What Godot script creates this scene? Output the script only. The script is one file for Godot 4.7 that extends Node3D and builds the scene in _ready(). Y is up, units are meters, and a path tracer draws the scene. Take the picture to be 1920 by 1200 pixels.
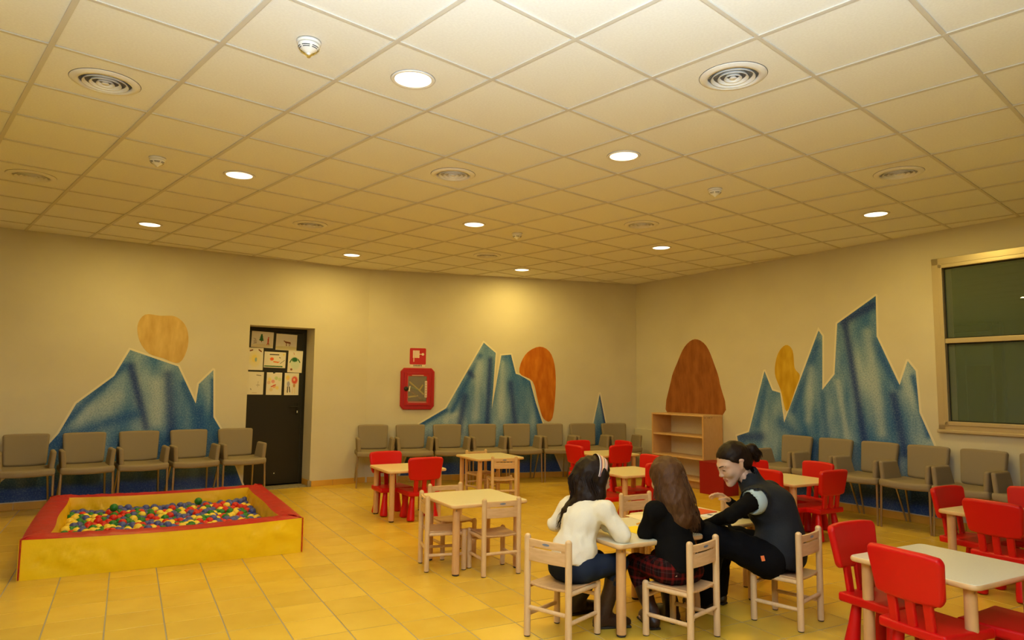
extends Node3D
# A play room with murals, low tables, small chairs, a ball pit and three seated people.

const CAM_H := 1.3725
const ROOM_H := 3.003
const WALLS := {"left": [-0.6316, 9.186], "middle": [-0.2894, 10.0585], "right": [1.0303, 7.4055]}
const DIR := 0.50            # turn of the floor tiles, the tables and the pit
var mats := {}
var taken := {}
var room := PackedVector2Array()

func _ready():
	setup_camera_and_light()
	make_materials()
	build_shell()
	build_floor()
	build_ceiling()
	build_door()
	build_window()
	build_murals()
	build_ball_pit()
	build_tables_and_chairs()
	build_armchairs()
	build_wall_things()
	build_papers()
	build_people()

func setup_camera_and_light():
	var cam := Camera3D.new()
	cam.name = "camera"
	cam.fov = 49.335
	cam.position = Vector3(0, CAM_H, 0)
	cam.rotation = Vector3(0.0931, 0, 0.0101)
	cam.near = 0.05
	cam.far = 60
	add_child(cam)
	cam.current = true
	var env := Environment.new()
	env.background_mode = Environment.BG_COLOR
	env.background_color = Color(0.01, 0.01, 0.012)
	env.ambient_light_source = Environment.AMBIENT_SOURCE_DISABLED
	env.tonemap_mode = Environment.TONE_MAPPER_LINEAR
	env.tonemap_exposure = EXPOSURE
	env.sdfgi_enabled = true
	env.ssao_enabled = true
	env.ssil_enabled = true
	var we := WorldEnvironment.new()
	we.name = "world_environment"
	we.environment = env
	add_child(we)
	# the photographer's flash, turned up at the ceiling
	var fl := SpotLight3D.new()
	fl.name = "flash_light"
	fl.position = Vector3(0.02, 1.60, 0.16)
	fl.look_at_from_position(fl.position, Vector3(0.05, ROOM_H, FLASH_Z), Vector3.UP)
	fl.light_color = Color(0.85, 0.93, 1.0)
	fl.light_energy = FLASH
	fl.spot_angle = 66
	fl.spot_angle_attenuation = 1.0
	fl.spot_range = 14
	fl.spot_attenuation = 2
	fl.light_size = 0.03
	fl.shadow_enabled = true
	add_child(fl)

const EXPOSURE := 1.06
const FLASH := 42.0
const FLASH_Z := -0.35
const LAMP := 1.7
const LAMP_COLOR := Color(1.0, 0.875, 0.47)

# ------------------------------------------------------------------ helpers
func numbered(called: String) -> String:
	if not taken.has(called):
		taken[called] = 0
		return called
	taken[called] += 1
	return "%s_%03d" % [called, taken[called]]

func thing(called: String, label: String, category: String, at := Vector3.ZERO, turn := 0.0, group := "") -> Node3D:
	var o := Node3D.new()
	o.name = numbered(called)
	add_child(o)
	o.position = at
	o.rotation.y = turn
	o.set_meta("label", label)
	o.set_meta("category", category)
	if group != "":
		o.set_meta("group", group)
	return o

func copy_of(src: Node3D, label: String, at: Vector3, turn: float, group := "") -> Node3D:
	var o: Node3D = src.duplicate()
	var base := String(src.name)
	o.name = numbered(base)
	add_child(o)
	o.position = at
	o.rotation.y = turn
	o.set_meta("label", label)
	if group != "":
		o.set_meta("group", group)
	return o

func struct(called: String, at := Vector3.ZERO, turn := 0.0) -> Node3D:
	var o := Node3D.new()
	o.name = called
	add_child(o)
	o.position = at
	o.rotation.y = turn
	o.set_meta("kind", "structure")
	return o

func part(parent: Node, called: String, mesh: Mesh, m: Material, at := Vector3.ZERO, rot := Vector3.ZERO) -> MeshInstance3D:
	var o := MeshInstance3D.new()
	o.name = called
	o.mesh = mesh
	o.material_override = m
	o.position = at
	o.rotation = rot
	parent.add_child(o, true)
	return o

func wdir(w: String) -> Vector3:
	var a: float = WALLS[w][0]
	return Vector3(cos(a), 0, sin(a))

func wpos(w: String, s: float, h: float, off := 0.0) -> Vector3:
	var a: float = WALLS[w][0]
	var n := Vector3(sin(a), 0, -cos(a))
	return n * (WALLS[w][1] - off) + wdir(w) * s + Vector3(0, h, 0)

func wturn(w: String) -> float:
	return -WALLS[w][0]

func cross_walls(w1: String, w2: String) -> Vector2:
	var a: float = WALLS[w1][0]
	var b: float = WALLS[w2][0]
	var d1: float = WALLS[w1][1]
	var d2: float = WALLS[w2][1]
	var det := -sin(a) * cos(b) + cos(a) * sin(b)
	return Vector2((-d1 * cos(b) + d2 * cos(a)) / det, (sin(a) * d2 - sin(b) * d1) / det)

# a mesh builder: vertices are welded unless told otherwise, faces run counter-clockwise here
class Mb:
	var v := PackedVector3Array()
	var uv := PackedVector2Array()
	var col := PackedColorArray()
	var idx := PackedInt32Array()
	var key := {}
	func vert(p: Vector3, t := Vector2.ZERO) -> int:
		v.append(p)
		uv.append(t)
		return v.size() - 1
	func weld(p: Vector3) -> int:
		var k := Vector3i((p * 20000.0).round())
		if key.has(k):
			return key[k]
		v.append(p)
		uv.append(Vector2(p.x, p.y))
		key[k] = v.size() - 1
		return v.size() - 1
	func tri(a: int, b: int, c: int):
		if a == b or b == c or a == c:
			return
		idx.append(a)
		idx.append(c)
		idx.append(b)
	func quad(a: int, b: int, c: int, d: int):
		tri(a, b, c)
		tri(a, c, d)
	func flat_quad(a: Vector3, b: Vector3, c: Vector3, d: Vector3):
		quad(vert(a, Vector2(0, 1)), vert(b, Vector2(1, 1)), vert(c, Vector2(1, 0)), vert(d, Vector2(0, 0)))
	func box(c: Vector3, s: Vector3):
		var h := s * 0.5
		for ax in 3:
			for sg in [-1.0, 1.0]:
				var n := Vector3.ZERO
				n[ax] = sg
				var u := Vector3.ZERO
				u[(ax + 1) % 3] = 1.0
				var w := n.cross(u)
				var o := c + n * h[ax]
				var hu := u * h[(ax + 1) % 3]
				var hw := w * h[(ax + 2) % 3]
				flat_quad(o - hu - hw, o + hu - hw, o + hu + hw, o - hu + hw)
	func grid(nu: int, nv: int, f: Callable):
		var base := v.size()
		for j in nv + 1:
			for i in nu + 1:
				var a := float(i) / nu
				var b := float(j) / nv
				v.append(f.call(a, b))
				uv.append(Vector2(a, 1.0 - b))
		for j in nv:
			for i in nu:
				var q := base + j * (nu + 1) + i
				quad(q, q + 1, q + nu + 2, q + nu + 1)
	# a lathe round +y: profile of (radius, height) from the bottom up
	func lathe(profile: PackedVector2Array, sides: int, xf := Transform3D()):
		var base := v.size()
		for p in profile:
			for i in sides:
				var a := TAU * i / sides
				v.append(xf * Vector3(cos(a) * p.x, p.y, sin(a) * p.x))
				uv.append(Vector2(float(i) / sides, p.y))
		for j in profile.size() - 1:
			for i in sides:
				var a := base + j * sides + i
				var b := base + j * sides + (i + 1) % sides
				quad(a, a + sides, b + sides, b)
		if profile[0].x > 0.0001:
			var c := vert(xf * Vector3(0, profile[0].y, 0))
			for i in sides:
				tri(c, base + i, base + (i + 1) % sides)
		if profile[-1].x > 0.0001:
			var c := vert(xf * Vector3(0, profile[-1].y, 0))
			var b0 := base + (profile.size() - 1) * sides
			for i in sides:
				tri(c, b0 + (i + 1) % sides, b0 + i)
	# a rod between two points with a radius at either end and softly rounded ends
	func rod(a: Vector3, b: Vector3, r0: float, r1: float, sides := 10, soft := 0.25):
		var y := (b - a).normalized()
		var x := y.cross(Vector3(0.31, 0.2, 0.93)).normalized()
		var z := x.cross(y)
		var L := a.distance_to(b)
		var pr := PackedVector2Array([Vector2(r0 * (1.0 - soft * 0.8), 0), Vector2(r0, r0 * soft), Vector2(r1, L - r1 * soft), Vector2(r1 * (1.0 - soft * 0.8), L)])
		if soft > 0.9:
			pr = PackedVector2Array([Vector2(r0 * 0.9, 0), Vector2(r0, r0 * 0.12), Vector2(r1, L - r1 * 0.9), Vector2(r1 * 0.87, L - r1 * 0.45), Vector2(r1 * 0.5, L - r1 * 0.12), Vector2(r1 * 0.1, L)])
		lathe(pr, sides, Transform3D(Basis(x, y, z), a))
	# a box with rounded edges; more cuts in the middle let it bend
	func rbox(c: Vector3, s: Vector3, r: float, seg := 2, mid := 1, bend = null, xf := Transform3D()):
		var h := s * 0.5
		r = minf(r, minf(h.x, minf(h.y, h.z)) * 0.999)
		var lines := []
		for ax in 3:
			var l := []
			for k in seg + 1:
				l.append(-h[ax] + r * k / seg)
			for k in range(1, mid):
				l.append(-h[ax] + r + (2.0 * h[ax] - 2.0 * r) * k / mid)
			for k in seg + 1:
				l.append(h[ax] - r + r * k / seg)
			lines.append(l)
		var inner := h - Vector3(r, r, r)
		key.clear()
		for ax in 3:
			var ua := (ax + 1) % 3
			var wa := (ax + 2) % 3
			var lu: Array = lines[ua]
			var lw: Array = lines[wa]
			for sg in [-1.0, 1.0]:
				var ids := []
				for j in lw.size():
					for i in lu.size():
						var p := Vector3.ZERO
						p[ax] = sg * h[ax]
						p[ua] = lu[i]
						p[wa] = lw[j]
						var q := p.clamp(-inner, inner)
						var d := p - q
						if d.length() > 0.0:
							# cube-to-sphere easing keeps the bevel even
							p = q + d.normalized() * r
						if bend != null:
							p = bend.call(p)
						ids.append(weld(xf * (p + c)))
				var n := lu.size()
				for j in lw.size() - 1:
					for i in n - 1:
						var a: int = ids[j * n + i]
						var b: int = ids[j * n + i + 1]
						var e: int = ids[(j + 1) * n + i + 1]
						var g: int = ids[(j + 1) * n + i]
						if sg > 0:
							quad(a, b, e, g)
						else:
							quad(a, g, e, b)
		key.clear()
	# a flat polygon (x, y) given depth along z, with a small chamfer on the front
	func prism(poly: PackedVector2Array, z0: float, z1: float, chamfer := 0.0, xf := Transform3D()):
		if Geometry2D.is_polygon_clockwise(poly):
			poly = poly.duplicate()
			poly.reverse()
		var n := poly.size()
		var top := poly
		if chamfer > 0.0:
			var sh := Geometry2D.offset_polygon(poly, -chamfer, Geometry2D.JOIN_MITER)
			if sh.size() == 1 and sh[0].size() == n:
				# match the starting corner
				var best := 0
				for k in n:
					if sh[0][k].distance_to(poly[0]) < sh[0][best].distance_to(poly[0]):
						best = k
				top = PackedVector2Array()
				for k in n:
					top.append(sh[0][(best + k) % n])
			else:
				chamfer = 0.0
		var tr := Geometry2D.triangulate_polygon(top)
		var b := v.size()
		for p in top:
			vert(xf * Vector3(p.x, p.y, z1), p)
		for k in range(0, tr.size(), 3):
			_face(b, tr[k], tr[k + 1], tr[k + 2], top)
		for k in n:
			var p := poly[k]
			var q := poly[(k + 1) % n]
			flat_quad(xf * Vector3(p.x, p.y, z0), xf * Vector3(q.x, q.y, z0), xf * Vector3(q.x, q.y, z1 - chamfer), xf * Vector3(p.x, p.y, z1 - chamfer))
			if chamfer > 0.0:
				var p2 := top[k]
				var q2 := top[(k + 1) % n]
				flat_quad(xf * Vector3(p.x, p.y, z1 - chamfer), xf * Vector3(q.x, q.y, z1 - chamfer), xf * Vector3(q2.x, q2.y, z1), xf * Vector3(p2.x, p2.y, z1))
		var b2 := v.size()
		var tr2 := Geometry2D.triangulate_polygon(poly)
		for p in poly:
			vert(xf * Vector3(p.x, p.y, z0), p)
		for k in range(0, tr2.size(), 3):
			_face(b2, tr2[k], tr2[k + 2], tr2[k + 1], poly, true)
	func _face(b: int, i: int, j: int, k: int, poly: PackedVector2Array, back := false):
		var ar := (poly[j] - poly[i]).cross(poly[k] - poly[i])
		if (ar < 0) != back:
			tri(b + i, b + k, b + j)
		else:
			tri(b + i, b + j, b + k)
	func mesh() -> ArrayMesh:
		var n := PackedVector3Array()
		n.resize(v.size())
		for k in range(0, idx.size(), 3):
			var a := idx[k]
			var b := idx[k + 1]
			var c := idx[k + 2]
			var f := (v[c] - v[a]).cross(v[b] - v[a])
			n[a] += f
			n[b] += f
			n[c] += f
		for k in n.size():
			n[k] = n[k].normalized() if n[k].length_squared() > 0.0 else Vector3.UP
		var ar := []
		ar.resize(Mesh.ARRAY_MAX)
		ar[Mesh.ARRAY_VERTEX] = v
		ar[Mesh.ARRAY_NORMAL] = n
		ar[Mesh.ARRAY_TEX_UV] = uv
		ar[Mesh.ARRAY_INDEX] = idx
		if col.size() == v.size() and v.size() > 0:
			ar[Mesh.ARRAY_COLOR] = col
		var m := ArrayMesh.new()
		m.add_surface_from_arrays(Mesh.PRIMITIVE_TRIANGLES, ar)
		return m

func box_mesh(s: Vector3, r := 0.0) -> ArrayMesh:
	var b := Mb.new()
	if r > 0.0:
		b.rbox(Vector3.ZERO, s, r)
	else:
		b.box(Vector3.ZERO, s)
	return b.mesh()

func rod_mesh(a: Vector3, c: Vector3, r0: float, r1: float, sides := 12, soft := 0.25) -> ArrayMesh:
	var b := Mb.new()
	b.rod(a, c, r0, r1, sides, soft)
	return b.mesh()

func lathe_mesh(profile: Array, sides := 24) -> ArrayMesh:
	var b := Mb.new()
	var p := PackedVector2Array()
	for q in profile:
		p.append(Vector2(q[0], q[1]))
	b.lathe(p, sides)
	return b.mesh()

func rounded_rect(w: float, h: float, r: float, seg := 4) -> PackedVector2Array:
	var p := PackedVector2Array()
	for k in 4:
		var cx: float = (w * 0.5 - r) * [1, -1, -1, 1][k]
		var cy: float = (h * 0.5 - r) * [1, 1, -1, -1][k]
		for i in seg + 1:
			var a := PI * 0.5 * (k + float(i) / seg)
			p.append(Vector2(cx + cos(a) * r, cy + sin(a) * r))
	return p

# ------------------------------------------------------------------ materials
func noise(freq: float, seed_: int, oct := 4, kind := FastNoiseLite.TYPE_SIMPLEX_SMOOTH) -> FastNoiseLite:
	var n := FastNoiseLite.new()
	n.seed = seed_
	n.frequency = freq
	n.noise_type = kind
	n.fractal_octaves = oct
	return n

func ramp_tex(n: FastNoiseLite, c0: Color, c1: Color, size := 256, stretch := Vector2.ONE) -> ImageTexture:
	var w := size
	var img := Image.create(w, w, true, Image.FORMAT_RGB8)
	var src := n.get_seamless_image(w, w)
	for y in w:
		for x in w:
			var t := src.get_pixel(int(x * stretch.x) % w, int(y * stretch.y) % w).r
			img.set_pixel(x, y, c0.lerp(c1, t))
	img.generate_mipmaps()
	return ImageTexture.create_from_image(img)

func bump_tex(n: FastNoiseLite, strength: float, size := 256) -> ImageTexture:
	var img := n.get_seamless_image(size, size)
	img.convert(Image.FORMAT_RGBA8)
	img.bump_map_to_normal_map(strength)
	img.generate_mipmaps()
	return ImageTexture.create_from_image(img)

func mat(called: String, c: Color, rough := 0.6, spec := 0.5) -> StandardMaterial3D:
	var m := StandardMaterial3D.new()
	m.albedo_color = c
	m.roughness = rough
	m.metallic_specular = spec
	mats[called] = m
	return m

func textured(called: String, tex: Texture2D, rough: float, scale: Vector3, world := false, spec := 0.5) -> StandardMaterial3D:
	var m := mat(called, Color.WHITE, rough, spec)
	m.albedo_texture = tex
	m.uv1_triplanar = true
	m.uv1_world_triplanar = world
	m.uv1_scale = scale
	return m

func make_materials():
	var fine := noise(0.05, 3, 4)
	var coarse := noise(0.012, 7, 4)
	var wall := textured("wall", ramp_tex(coarse, Color8(205, 197, 180), Color8(215, 208, 192)), 0.75, Vector3(0.35, 0.35, 0.35), true, 0.3)
	wall.normal_enabled = true
	wall.normal_texture = bump_tex(fine, 1.0)
	wall.normal_scale = 0.12
	textured("ceiling_tile", ramp_tex(noise(0.2, 21, 3), Color8(236, 234, 228), Color8(244, 243, 238)), 0.9, Vector3(1.2, 1.2, 1.2), true, 0.2)
	mat("grid_bar", Color8(214, 208, 195), 0.5, 0.4)
	mat("slab", Color8(150, 148, 142), 0.9, 0.2)
	mat("grout", Color8(168, 156, 124), 0.85, 0.2)
	for k in 4:
		var g := 1.0 - 0.014 * k
		var c0 := Color8(int(222 * g), int(182 * g), int(62 * g))
		var c1 := Color8(int(233 * g), int(195 * g), int(74 * g))
		var m := textured("tile_%d" % k, ramp_tex(noise(0.02, 40 + k, 4), c0, c1, 128), 0.27, Vector3(0.9, 0.9, 0.9), true, 0.5)
		m.normal_enabled = true
		m.normal_texture = bump_tex(noise(0.012, 60 + k, 2), 2.0, 128)
		m.normal_scale = 0.10
	textured("skirting", ramp_tex(noise(0.03, 45, 4), Color8(206, 152, 58), Color8(220, 170, 74), 128), 0.35, Vector3(1, 1, 1), true)
	mat("door_black", Color8(23, 22, 21), 0.42, 0.5)
	mat("black_metal", Color8(14, 14, 14), 0.35, 0.5)
	textured("concrete", ramp_tex(fine, Color8(120, 112, 100), Color8(160, 150, 136), 128), 0.9, Vector3(3, 3, 3))
	var al := mat("aluminium", Color8(196, 182, 158), 0.38, 0.5)
	al.metallic = 0.55
	var glass := mat("glass", Color(0.50, 0.60, 0.52, 0.22), 0.0, 0.5)
	glass.transparency = BaseMaterial3D.TRANSPARENCY_ALPHA
	mat("gasket", Color8(20, 20, 20), 0.7)
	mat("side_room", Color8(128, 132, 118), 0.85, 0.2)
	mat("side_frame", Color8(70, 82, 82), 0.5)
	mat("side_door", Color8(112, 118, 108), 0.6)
	var lamp := mat("lamp_glow", Color8(255, 244, 220), 0.5)
	lamp.emission_enabled = true
	lamp.emission = Color(1.0, 0.93, 0.78)
	lamp.emission_energy_multiplier = 3.0
	mat("white_plastic", Color8(238, 236, 230), 0.4)
	mat("dark_slot", Color8(40, 38, 36), 0.8)
	mat("vent_metal", Color8(236, 233, 226), 0.35)
	mat("duct", Color8(176, 176, 172), 0.6)
	# timber
	var beech := ramp_tex(noise(0.06, 11, 3), Color8(214, 178, 134), Color8(230, 197, 154), 256, Vector2(1, 1))
	textured("beech", beech, 0.38, Vector3(2.4, 0.5, 2.4))
	textured("beech_board", ramp_tex(noise(0.05, 12, 3), Color8(208, 168, 122), Color8(226, 190, 146)), 0.4, Vector3(0.7, 4.0, 4.0))
	textured("seat_ply", ramp_tex(noise(0.04, 13, 3), Color8(190, 150, 108), Color8(210, 172, 130)), 0.45, Vector3(3.5, 3.5, 0.6))
	textured("table_leg", ramp_tex(noise(0.05, 14, 3), Color8(206, 158, 106), Color8(222, 176, 124)), 0.4, Vector3(3, 0.5, 3))
	textured("laminate", ramp_tex(noise(0.3, 15, 2), Color8(232, 218, 176), Color8(238, 225, 186), 128), 0.28, Vector3(2, 2, 2))
	textured("laminate_white", ramp_tex(noise(0.3, 16, 2), Color8(226, 219, 197), Color8(233, 227, 206), 128), 0.28, Vector3(2, 2, 2))
	textured("table_edge", ramp_tex(noise(0.05, 17, 3), Color8(212, 172, 122), Color8(226, 188, 138)), 0.42, Vector3(0.8, 4, 0.8))
	textured("shelf_wood", ramp_tex(noise(0.05, 18, 3), Color8(204, 158, 108), Color8(218, 174, 124)), 0.42, Vector3(5, 0.5, 5))
	textured("shelf_back", ramp_tex(noise(0.05, 19, 3), Color8(222, 208, 178), Color8(230, 217, 188)), 0.5, Vector3(3, 3, 3))
	mat("sticker", Color8(120, 132, 160), 0.5)
	mat("rubber", Color8(48, 40, 34), 0.8)
	var red := mat("red_plastic", Color8(206, 4, 10), 0.42, 0.45)
	red.normal_enabled = true
	red.normal_texture = bump_tex(noise(0.2, 33, 3), 1.0, 128)
	red.normal_scale = 0.05
	red.uv1_triplanar = true
	red.uv1_scale = Vector3(6, 6, 6)
	mat("red_board", Color8(150, 10, 14), 0.55)
	var cloth := textured("taupe", ramp_tex(noise(0.35, 22, 2), Color8(138, 125, 108), Color8(156, 142, 124), 256), 0.85, Vector3(5, 5, 5), false, 0.25)
	cloth.normal_enabled = true
	cloth.normal_texture = bump_tex(noise(0.4, 23, 2), 2.0)
	cloth.normal_scale = 0.25
	var chrome := mat("leg_metal", Color8(176, 160, 138), 0.28, 0.6)
	chrome.metallic = 0.85
	# vinyl of the ball pit
	for e in [["pit_yellow", Color8(246, 203, 12), Color8(252, 212, 18)], ["pit_red", Color8(172, 14, 26), Color8(186, 18, 30)], ["pit_inner", Color8(240, 192, 12), Color8(247, 201, 20)]]:
		var m := textured(e[0], ramp_tex(noise(0.03, 24, 3), e[1], e[2], 128), 0.42, Vector3(1.5, 1.5, 1.5), false, 0.45)
		m.normal_enabled = true
		m.normal_texture = bump_tex(noise(0.5, 26, 2), 1.5, 128)
		m.normal_scale = 0.08
	mat("ball_red", Color8(206, 22, 22), 0.35)
	mat("ball_blue", Color8(70, 82, 168), 0.35)
	mat("ball_green", Color8(20, 118, 48), 0.35)
	mat("ball_yellow", Color8(238, 208, 70), 0.35)
	mat("hydrant_red", Color8(172, 16, 20), 0.35)
	mat("sign_red", Color8(190, 22, 28), 0.4)
	mat("sign_white", Color8(236, 220, 206), 0.5)
	mat("ink", Color8(30, 26, 24), 0.7)
	mat("sign_grey", Color8(200, 150, 140), 0.6)
	mat("hose_inside", Color8(84, 56, 20), 0.6)
	mat("hose_yellow", Color8(176, 148, 44), 0.5)
	mat("hose_brown", Color8(120, 72, 26), 0.5)
	mat("hose_green", Color8(96, 104, 44), 0.5)
	var cp := mat("clear_pane", Color(0.9, 0.9, 0.85, 0.10), 0.0)
	cp.transparency = BaseMaterial3D.TRANSPARENCY_ALPHA
	mat("print_blue", Color8(70, 70, 110), 0.7)
	mat("box_blue", Color8(46, 104, 186), 0.45)
	mat("folder_red", Color8(220, 76, 34), 0.45)

# ------------------------------------------------------------------ the room
func wall_mesh(called: String, w: String, pieces: Array, thick: float):
	var b := Mb.new()
	for p in pieces:
		b.box(Vector3((p[0] + p[1]) * 0.5, (p[2] + p[3]) * 0.5, -thick * 0.5), Vector3(p[1] - p[0], p[3] - p[2], thick))
	var o := part(self, called, b.mesh(), mats.wall, wpos(w, 0, 0), Vector3(0, wturn(w), 0))
	o.set_meta("kind", "structure")

func plain_wall(called: String, a: Vector2, c: Vector2):
	var d := (c - a)
	var b := Mb.new()
	b.box(Vector3(0, ROOM_H * 0.5 + 0.05, -0.1), Vector3(d.length() + 0.3, ROOM_H + 0.1, 0.2))
	var o := part(self, called, b.mesh(), mats.wall, Vector3((a.x + c.x) * 0.5, 0, (a.y + c.y) * 0.5), Vector3(0, -d.angle(), 0))
	o.set_meta("kind", "structure")

func build_shell():
	var lm := cross_walls("left", "middle")
	var mr := cross_walls("middle", "right")
	var l0 := wpos("left", -2.6, 0)
	var r1 := wpos("right", 3.0, 0)
	var p4 := Vector2(4.6, 4.4)
	var p5 := Vector2(-2.4, 4.0)
	room = PackedVector2Array([Vector2(l0.x, l0.z), lm, mr, Vector2(r1.x, r1.z), p4, p5])
	var top := ROOM_H + 0.1
	wall_mesh("wall_left", "left", [[-2.9, 2.553, 0, top], [2.553, 3.41, 2.11, top], [3.41, 4.35, 0, top]], 0.36)
	wall_mesh("wall_middle", "middle", [[0.75, 5.2, 0, top]], 0.25)
	wall_mesh("wall_right", "right", [[-8.7, -3.80, 0, top], [-3.80, -1.70, 0, 1.03], [-3.80, -1.70, 2.63, top], [-1.70, 3.3, 0, top]], 0.2)
	plain_wall("wall_front_right", room[3], p4)
	plain_wall("wall_front", p4, p5)
	plain_wall("wall_front_left", p5, room[0])
	# tiled skirting, piece by piece
	skirting("baseboard_left", "left", [[-2.5, 2.553], [3.43, 4.2]])
	skirting("baseboard_middle", "middle", [[0.90, 5.05]])
	skirting("baseboard_right", "right", [[-8.47, 3.0]])
	# the low boxed-in ledge in the corner beside the bookshelf
	var lg := Mb.new()
	lg.rbox(Vector3(0, 0.36, 0.03), Vector3(0.62, 0.72, 0.06), 0.006)
	var o := part(self, "trim_1", lg.mesh(), mats.wall, wpos("right", -8.16, 0), Vector3(0, wturn("right"), 0))
	o.set_meta("kind", "structure")

func skirting(called: String, w: String, runs: Array):
	var o := struct(called, wpos(w, 0, 0), wturn(w))
	var b := Mb.new()
	b.rbox(Vector3(0, 0.0375, 0.005), Vector3(0.297, 0.075, 0.010), 0.002, 1)
	var full := b.mesh()
	for r in runs:
		var s: float = r[0]
		while s < r[1] - 0.02:
			var e: float = minf(s + 0.30, r[1])
			if e - s > 0.29:
				part(o, "skirting_tile", full, mats.skirting, Vector3((s + e) * 0.5, 0, 0))
			else:
				var c := Mb.new()
				c.rbox(Vector3(0, 0.0375, 0.005), Vector3(e - s - 0.003, 0.075, 0.010), 0.002, 1)
				part(o, "skirting_tile", c.mesh(), mats.skirting, Vector3((s + e) * 0.5, 0, 0))
			s += 0.30

func to_frame(p: Vector3) -> Vector3:
	# where a point falls in the picture (x, y from 0 to 1) and how far away it is
	var c := Basis.from_euler(Vector3(0.0931, 0, 0.0101)).transposed() * (p - Vector3(0, CAM_H, 0))
	if c.z > -0.1:
		return Vector3(-9, -9, -1)
	return Vector3(0.5 + c.x / -c.z * 1306.4 / 1920.0, 0.5 - c.y / -c.z * 1306.4 / 1200.0, -c.z)

func prism_y(poly: PackedVector2Array, y0: float, y1: float) -> ArrayMesh:
	# polygon in (x, z), raised along y
	var b := Mb.new()
	var q := PackedVector2Array()
	for p in poly:
		q.append(Vector2(p.x, -p.y))
	b.prism(q, y0, y1, 0.0, Transform3D(Basis(Vector3(1, 0, 0), Vector3(0, 0, -1), Vector3(0, 1, 0)), Vector3.ZERO))
	return b.mesh()

func in_room(p: Vector2) -> bool:
	return Geometry2D.is_point_in_polygon(p, room)

func build_floor():
	var f := struct("floor")
	var wide := Geometry2D.offset_polygon(room, 0.5, Geometry2D.JOIN_MITER)[0]
	part(f, "screed", prism_y(wide, -0.15, -0.0025), mats.grout)
	var t := 0.2985
	var cc := cos(0.5008)
	var ss := sin(0.5008)
	var org := Vector2(-1.4649, -5.0708)
	var whole := Mb.new()
	whole.rbox(Vector3(0, -0.004, 0), Vector3(t - 0.0075, 0.008, t - 0.0075), 0.0015, 1)
	var mesh := whole.mesh()
	var near := []
	var rest := []
	for i in range(-30, 40):
		for j in range(-40, 40):
			var c := org + Vector2(cc * (i + 0.5) * t - ss * (j + 0.5) * t, -(ss * (i + 0.5) * t + cc * (j + 0.5) * t))
			var cor := PackedVector2Array()
			var inside := 0
			for e in [[-0.5, -0.5], [0.5, -0.5], [0.5, 0.5], [-0.5, 0.5]]:
				var g := t - 0.0075
				var p := c + Vector2(cc * e[0] * g - ss * e[1] * g, -(ss * e[0] * g + cc * e[1] * g))
				cor.append(p)
				if in_room(p):
					inside += 1
			if inside == 0 and not in_room(c):
				continue
			var m: Mesh = mesh
			var fr := to_frame(Vector3(c.x, 0, c.y))
			var seen := fr.z > 0 and fr.x > -0.04 and fr.x < 1.04 and fr.y < 1.06
			var size := 1.0 / pow(maxf(fr.z, 0.1), 3.0)
			if inside < 4:
				var cut := Geometry2D.intersect_polygons(cor, room)
				if cut.is_empty():
					continue
				rest.append([size if seen else 0.0, c, cut[0]])
			else:
				rest.append([size if seen else 0.0, c, null])
	rest.sort_custom(func(a, b): return a[0] > b[0])
	var rng := RandomNumberGenerator.new()
	rng.seed = 5
	var left := Mb.new()
	for k in rest.size():
		var e: Array = rest[k]
		var c: Vector2 = e[1]
		if k < 300 and e[0] > 0.0 and e[2] == null:
			part(f, "floor_tile", mesh, mats["tile_%d" % rng.randi_range(0, 3)], Vector3(c.x, rng.randf_range(-0.0004, 0.0003), c.y), Vector3(0, 0.5008, 0))
		elif e[2] == null:
			var tr := Transform3D(Basis(Vector3.UP, 0.5008), Vector3(c.x, 0, c.y))
			left.rbox(Vector3(0, -0.004, 0), Vector3(t - 0.0075, 0.008, t - 0.0075), 0.0015, 1, 1, null, tr)
		else:
			var q := PackedVector2Array()
			for p in e[2]:
				q.append(Vector2(p.x, -p.y))
			left.prism(q, -0.008, 0.0, 0.0, Transform3D(Basis(Vector3(1, 0, 0), Vector3(0, 0, -1), Vector3(0, 1, 0)), Vector3.ZERO))
	var st := part(f, "floor_tiles", left.mesh(), mats.tile_1)
	st.set_meta("kind", "stuff")

const GRID_TURN := 0.7417
const GRID_AT := Vector2(-0.1206, -3.5893)
func grid_point(i: float, j: float) -> Vector2:
	var c := cos(GRID_TURN)
	var s := sin(GRID_TURN)
	return GRID_AT + 0.6 * Vector2(c * i - s * j, -(s * i + c * j))

const VENTS := [[-3, 2, "large one on the left near the camera"], [1, -2, "large one on the right near the camera"], [-3, 6, "at the left edge"], [1, 2, "in the middle of the ceiling"], [5, -2, "on the right, in front of the window"], [1, 6, "on the left, over the door side"], [5, 2, "right of the centre, far from the camera"], [5, 6, "farthest from the camera"]]

func tile_with_hole(s: float, r: float) -> ArrayMesh:
	# a square panel with a round opening for a vent
	var b := Mb.new()
	var n := 48
	var h := s * 0.5
	for k in n:
		var ring := []
		for e in [k, k + 1]:
			var a: float = TAU * e / n
			var d := Vector2(cos(a), sin(a))
			var q := d * (h / maxf(absf(d.x), absf(d.y)))
			ring.append([Vector3(d.x * r, 0, d.y * r), Vector3(q.x, 0, q.y)])
		var up := Vector3(0, 0.016, 0)
		b.flat_quad(ring[0][0], ring[0][1], ring[1][1], ring[1][0])
		b.flat_quad(ring[0][0] + up, ring[1][0] + up, ring[1][1] + up, ring[0][1] + up)
		b.flat_quad(ring[0][0], ring[1][0], ring[1][0] + up, ring[0][0] + up)
		b.flat_quad(ring[1][1], ring[0][1], ring[0][1] + up, ring[1][1] + up)
	return b.mesh()

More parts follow.
